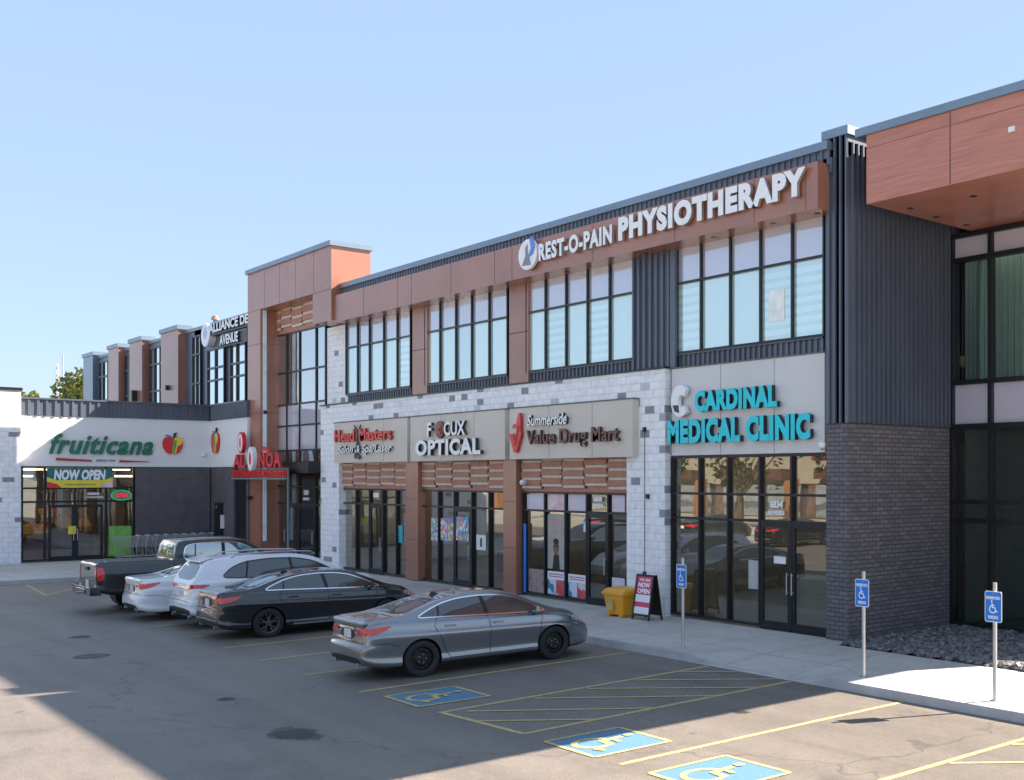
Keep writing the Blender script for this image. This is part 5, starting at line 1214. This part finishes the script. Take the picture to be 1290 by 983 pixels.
# white crossover
def rails(t, proj, patch, strip):
    for s in (-1, 1):
        b = MB(); pts = [(1.0, s*.60, 1.69), (1.12, s*.61, 1.765), (2.0, s*.62, 1.80), (2.9, s*.61, 1.77), (3.02, s*.60, 1.70)]
        for p, q in zip(pts[:-1], pts[1:]): b.tube(p, q, .018, 8)
        b.build('roof_rail', silverrim, t, smooth=True)
    b = MB(); b.add([(.30, -.55, 1.60), (.62, -.58, 1.70), (.62, .58, 1.70), (.30, .55, 1.60), (.30, -.55, 1.63), (.62, -.58, 1.725), (.62, .58, 1.725), (.30, .55, 1.63)], [(0, 3, 2, 1), (4, 5, 6, 7), (0, 1, 5, 4), (1, 2, 6, 5), (2, 3, 7, 6), (3, 0, 4, 7)]); b.build('roof_spoiler', p_white, t, bevel=.01)
    strip('rear_trim', 'B', [(-.55, .98), (0, 1.0), (.55, .98)], .02, chrome, .012)
SUV = sedan(p_white, L=4.92, W=1.93, H=1.75, R=.37, gap=.05, wheels=(1.02, 3.88), roofw=.62, rim=greyrim, trim=black, lowz=.34, sunroof=[(1.5, -.42), (2.7, -.42), (2.7, .42), (1.5, .42)],
    top=[(0, .98), (.03, 1.08), (.10, 1.16), (.17, 1.27), (.30, 1.50), (.40, 1.62), (.52, 1.675), (1.0, 1.72), (1.7, 1.75), (2.3, 1.745), (2.8, 1.69), (3.1, 1.60), (3.4, 1.44), (3.7, 1.27), (3.9, 1.19), (4.0, 1.16), (4.4, 1.10), (4.7, .98), (4.85, .82), (4.92, .68)],
    sh=[(0, .90), (.1, 1.05), (.3, 1.13), (1.0, 1.13), (1.8, 1.10), (2.8, 1.07), (3.6, 1.06), (3.9, 1.05), (4.3, .99), (4.65, .86), (4.85, .68), (4.92, .58)],
    hw=[(0, .80), (.03, .86), (.10, .92), (.25, .96), (.5, .985), (1.0, 1.0), (2.5, .99), (3.8, .995), (4.3, .97), (4.6, .91), (4.8, .79), (4.88, .70), (4.92, .6)],
    bt=[(0, .42), (.05, .36), (.25, .28), (.6, .24), (1.5, .22), (3.3, .22), (4.5, .24), (4.92, .32)],
    rear=[(.25, .06), (.40, 0), (.62, .0), (.72, .05), (.95, .06), (1.1, .03), (1.3, 0), (1.8, 0)],
    dlo=[(.70, 1.22), (.95, 1.45), (1.3, 1.585), (1.9, 1.635), (2.5, 1.62), (2.9, 1.54), (3.25, 1.37), (3.5, 1.21), (3.55, 1.15), (2.4, 1.17), (1.3, 1.19)],
    bars=[([(2.42, 1.15), (2.36, 1.64)], .06), ([(1.28, 1.18), (1.36, 1.60)], .04)],
    seams=[[(2.41, 1.16), (2.44, .9), (2.43, .40)], [(3.55, 1.14), (3.52, .8), (3.42, .40)], [(1.38, 1.18), (1.28, 1.0), (1.45, .75), (1.60, .40)], [(1.60, .40), (3.42, .40)]],
    handles=[(1.62, 1.03), (2.62, 1.01)], mirror=(3.32, 1.17),
    tail_side=[[(.03, .99), (.06, 1.08), (.3, 1.09), (.46, 1.07), (.3, 1.0)]], tail_rear=[[(.34, 1.0), (.38, 1.06), (.86, 1.09), (.90, 1.06), (.84, .98), (.5, .97)]],
    head_side=[[(4.3, .93), (4.4, .99), (4.66, .93), (4.78, .84), (4.6, .84)]], amber=[[(4.56, .85), (4.58, .92), (4.72, .87), (4.76, .82)]],
    dark_rear=[[(-.80, .36), (.80, .36), (.78, .50), (-.78, .50)]], back_glass=None, back_glass_r=[(-.66, 1.18), (.66, 1.18), (.56, 1.57), (-.56, 1.57)],
    screen=[(3.88, -.66), (3.97, 0), (3.88, .66), (3.02, .54), (2.93, 0), (3.02, -.54)],
    top_seams=[[(3.98, -.70), (4.62, -.60), (4.75, 0), (4.62, .60), (3.98, .70)]], rear_seams=[[(-.78, .66), (-.2, .67), (.2, .67), (.78, .66)]],
    plate=.84, exhaust=[.62, -.62], extra=rails)
suv = make_car(SUV, 'white crossover with roof rails beside the glossy black saloon', 'car', 'parked_car', (-30.75, 8.5, 0), PI2, 'cars parked nose in to the kerb')
# pickup
def bed(t, proj, patch, strip):
    b = MB(); b.box(.10, 1.82, -.80, .80, 1.352, 1.375); b.build('dark_bed_opening', black, t, bevel=.01)  # black board standing in for the dark inside of the open bed
    b = MB(); b.box(-.16, .10, -.98, .98, .50, .72); b.box(-.18, -.16, -.5, .5, .54, .66); b.build('rear_bumper', p_truck, t, bevel=.03)
    b = MB(); b.box(-.26, -.16, -.05, .05, .50, .56); b.build('tow_hitch', chrome, t)
    b = MB(); b.box(-.030, .0, -.14, .14, 1.14, 1.24); b.build('tailgate_handle', black, t)
    for s in (-1, 1):
        b = MB(); b.box(2.0, 4.25, s*.93-.09, s*.93+.09, .44, .50); b.build('side_step', black, t, bevel=.02)
    b = MB(); b.tube((.25, -.78, 1.36), (.25, -.78, 1.42), .02); b.build('bed_cleat', galv, t)
TR = sedan(p_truck, L=5.88, W=2.02, H=1.96, R=.405, gap=.07, wheels=(1.28, 4.97), roofw=.80, rim=greyrim, trim=chrome, glass=truckglass, lowz=.50, flare=.07, sunroof=None, wout=.02,
    top=[(0, 1.30), (.03, 1.345), (.1, 1.36), (1.0, 1.36), (1.86, 1.36), (1.90, 1.40), (1.93, 1.66), (2.02, 1.87), (2.2, 1.925), (2.9, 1.96), (3.5, 1.94), (3.75, 1.88), (4.05, 1.70), (4.35, 1.48), (4.5, 1.41), (4.7, 1.385), (5.3, 1.34), (5.65, 1.26), (5.82, 1.12), (5.88, .98)],
    sh=[(0, 1.22), (.1, 1.30), (1.0, 1.30), (1.85, 1.29), (3, 1.27), (4.3, 1.27), (5.2, 1.22), (5.6, 1.12), (5.82, .95), (5.88, .85)],
    hw=[(0, .93), (.03, .955), (.1, .97), (1.0, .985), (1.8, .985), (3, .985), (4.5, .985), (5.3, .985), (5.65, .94), (5.82, .86), (5.88, .78)],
    bt=[(0, .60), (.2, .52), (.6, .46), (2, .46), (4.5, .46), (5.6, .46), (5.88, .52)],
    rear=[(.4, .0), (2, 0)], front=[(.4, 0), (.8, .0), (1.1, .06), (1.4, .15)],
    dlo=[(2.12, 1.33), (2.16, 1.70), (2.30, 1.79), (3.0, 1.82), (3.55, 1.80), (3.85, 1.66), (4.20, 1.42), (4.22, 1.34), (3.2, 1.31)],
    bars=[([(3.18, 1.32), (3.16, 1.84)], .09), ([(2.42, 1.33), (2.44, 1.78)], .03)],
    seams=[[(3.18, 1.32), (3.20, .9), (3.20, .56)], [(4.28, 1.34), (4.26, .9), (4.24, .56)], [(2.12, 1.32), (2.10, .95), (2.22, .75), (2.26, .56)], [(2.26, .56), (4.24, .56)], [(1.92, 1.33), (1.90, .9), (1.90, .56)]],
    handles=[(2.42, 1.17), (3.38, 1.17)], mirror=(4.0, 1.38), mirm=chrome, handm=black,
    tail_side=[[(.02, .88), (.02, 1.24), (.14, 1.26), (.20, 1.1), (.16, .90)]], tail_rear=[[(.76, .88), (.76, 1.25), (.92, 1.26), (.92, .88)]],
    head_side=[[(5.45, 1.02), (5.45, 1.18), (5.7, 1.12), (5.78, .98)]], amber=[[(5.62, 1.0), (5.62, 1.08), (5.74, 1.05), (5.76, .98)]],
    dark_rear=[[(-.7, .64), (.7, .64), (.7, .78), (-.7, .78)]], back_glass=None, back_glass_r=[(-.62, 1.44), (.62, 1.44), (.56, 1.80), (-.56, 1.80)],
    screen=[(4.42, -.72), (4.50, 0), (4.42, .72), (3.82, .62), (3.74, 0), (3.82, -.62)],
    top_seams=[[(4.52, -.80), (5.5, -.76), (5.6, 0), (5.5, .76), (4.52, .80)]], rear_seams=[[(-.74, .86), (-.74, 1.30)], [(.74, .86), (.74, 1.30)], [(-.74, .86), (.74, .86)]],
    plate=.80, exhaust=[], extra=bed)
make_car(TR, 'dark grey crew cab pickup parked beyond the white saloon', 'pickup truck', 'pickup_truck', (-36.15, 7.75, 0), PI2, 'cars parked nose in to the kerb')
# ================================================================= TREES, MASTS, OPPOSITE SIDE (seen in the glass)
def tree(x, y, h, r, label, seed, leaf=(0, 1, 2), n=2600, size=.35, group=None, cat='tree'):
    rr = random.Random(seed); t = thing('tree', (x, y, 0), label, cat, group)
    b = MB(); th = h*.45
    pts = [(x, y, 0), (x+rr.uniform(-.2, .2), y+rr.uniform(-.2, .2), th*.5), (x+rr.uniform(-.3, .3), y, th), (x, y, h*.75)]
    rad = [r*.09, r*.07, r*.05, r*.015]
    for i in range(3): b.tube(pts[i], pts[i+1], rad[i], 9, r2=rad[i+1])
    cl = []
    for i in range(26):
        a = rr.uniform(0, 2*PI); q = rr.random()**.5; zz = rr.uniform(.38, 1.0); env = math.sin(PI*min(1, (zz-.3)/.72))**.6
        c = Vector((x+math.cos(a)*r*q*env, y+math.sin(a)*r*q*env, h*zz*.93)); cl.append((c, r*rr.uniform(.24, .42)))
        if i % 2 == 0: b.tube(pts[1+i % 2], tuple(c), r*.03, 6, r2=r*.008)
    b.build('trunk', bark, t)
    b = MB()
    for i in range(n):
        c, s = cl[rr.randrange(len(cl))]; d = Vector((rr.gauss(0, 1), rr.gauss(0, 1), rr.gauss(0, .8))); d = d.normalized()*s*rr.random()**.35
        p = c+d; u = Vector((rr.gauss(0, 1), rr.gauss(0, 1), rr.gauss(0, 1))).normalized(); v = u.orthogonal().normalized(); q = size*rr.uniform(.5, 1.1); m = leaf[min(2, int(rr.random()*1.6+(1 if d.z > .3*s else 0)))]
        b.add([tuple(p-u*q*.5), tuple(p+v*q*.35), tuple(p+u*q*.5), tuple(p-v*q*.35)], [(0, 1, 2, 3)], m)
    b.build('crown', leafs, t); return t
def at_px(px, D):
    t_ = (px-PCX)/FPX; return (VD[0]*D+RD[0]*D*t_, VD[1]*D+RD[1]*D*t_)
x, y = at_px(104, 150); tree(x, y, 17.6, 5.6, 'broad tree rising behind the grocery parapet beside the upper storey', 3, n=5000, size=.7)
x, y = at_px(33, 150); tree(x, y, 15.8, 3.2, 'small yellow green tree top showing between white pier and grocery parapet', 4, leaf=(1, 2, 2), n=2200, size=.6)
x, y = at_px(88, 170); tree(x, y, 17.0, 3.8, 'tree top just above the parapet near the thin masts', 5, leaf=(1, 2, 2), n=2000, size=.6)
for px, D, h, lab in ((72.5, 160, 20.0, 'thicker thin steel mast on the skyline behind the grocery parapet'), (79.5, 180, 23.4, 'taller pale hairline mast right of the thicker one')):
    x, y = at_px(px, D); t = thing('antenna_mast', (x, y, 0), lab, 'antenna mast'); r = .22 if D == 160 else .07
    b = MB()
    for k in range(3):
        a = 2*PI*k/3; b.tube((x+r*math.cos(a)*1.6, y+r*math.sin(a)*1.6, 0), (x+r*math.cos(a)*.6, y+r*math.sin(a)*.6, h), .05, 5)
    for i in range(int(h)):
        for k in range(3):
            a = 2*PI*k/3; c = 2*PI*(k+1)/3; s = 1.6-1.0*i/h; b.tube((x+r*s*math.cos(a), y+r*s*math.sin(a), i), (x+r*s*math.cos(c), y+r*s*math.sin(c), i+.8), .03, 4)
    b.build('lattice', PM('mast_grey', (.35, .36, .42), .5) if 'mast_grey' not in MATS else MATS['mast_grey'], t)
# opposite shops, reflected in the glazing
opp = thing('opposite_shops', (-80, -34, 0), 'cream rendered row of shops across the car park reflected in the glass', 'building')
OY = -30
b = MB(mapW('P', OY)); b.box(-200, -28, -10, 0, 3.1, 6.9); b.box(-200, -28, -10, -.6, 0, 3.1)
for i in range(15): b.box(-200+i*12, -196.5+i*12, -.5, .3, 6.9, 7.9)
b.build('wall', cream, opp)
b = MB(mapW('P', OY))
for i in range(14):
    b.box(-196.5+i*12, -188.2+i*12, .0, 1.4, 3.5, 4.3)
b.build('awning', brown, opp)
b = MB(mapW('P', OY))
for i in range(15): b.box(-200+i*12-.4, -200+i*12+.4, .01, 1.0, 0, 3.5)
b.build('column', orange, opp)
b = MB(mapW('P', OY)); b.box(-200, -28, -.55, -.5, .3, 3.0); b.build('window', gl_far, opp)
for u in (-66, -90):
    b = MB(mapW('P', OY)); b.box(u, u+4, .02, .15, 5.2, 5.9); b.build('sign_panel', PM('muted_red_panel', (.25, .04, .04), .6) if 'muted_red_panel' not in MATS else MATS['muted_red_panel'], opp)
k = 0
for i in range(9):
    xo = -150+i*15+random.uniform(-3, 3)
    tree(xo, -17+random.uniform(-2, 2), random.uniform(9, 12), random.uniform(3, 4), 'street tree across the car park seen only as a reflection in the glass', 20+i, n=900, size=.6, group='trees reflected in the glass')
def car_copy(o, x, y, rz, label):
    c = copy_tree(o); c.location = (x, y, 0); c.rotation_euler.z = rz; c['label'] = label; c['group'] = 'cars seen only in the glass'
for i, (x, y) in enumerate(((-36, -4.5), (-43.6, -4.2), (-51, -4.6), (-60, -4.3))):
    car_copy(blackcar, x, y, -PI2, 'black saloon across the aisle seen only as a reflection in the shop glass')
# glowing strips added overhead to brighten the dim atrium
b = MB()
for x in (-15.2, -13.4, -11.8): b.box(x-.5, x+.5, 21.42, 21.56, 9.30, 9.33)
b.build('atrium_fill_strips', PM('atrium_fill_glow', (1, 1, 1), .5, emit=(.93, 1, .95), es=5), rw)
# glowing panels added under the ceilings to lift the dark shop interiors
for x0, x1, z in ((X(434), X(522), 4.17), (X(523), X(648), 4.17), (X(649), X(800), 4.17), (X(850), X(1039), 4.47)):
    for k in (.3, .7):
        xm = x0+(x1-x0)*k
        for y in (19.0, 21.2):
            b = MB(); b.box(xm-.55, xm+.55, y-.28, y+.28, z, z+.02); b.build('shop_fill_panel', MATS['shop_fill_glow'] if 'shop_fill_glow' in MATS else PM('shop_fill_glow', (1, 1, 1), .5, emit=(1, .93, .82), es=3.0), main)
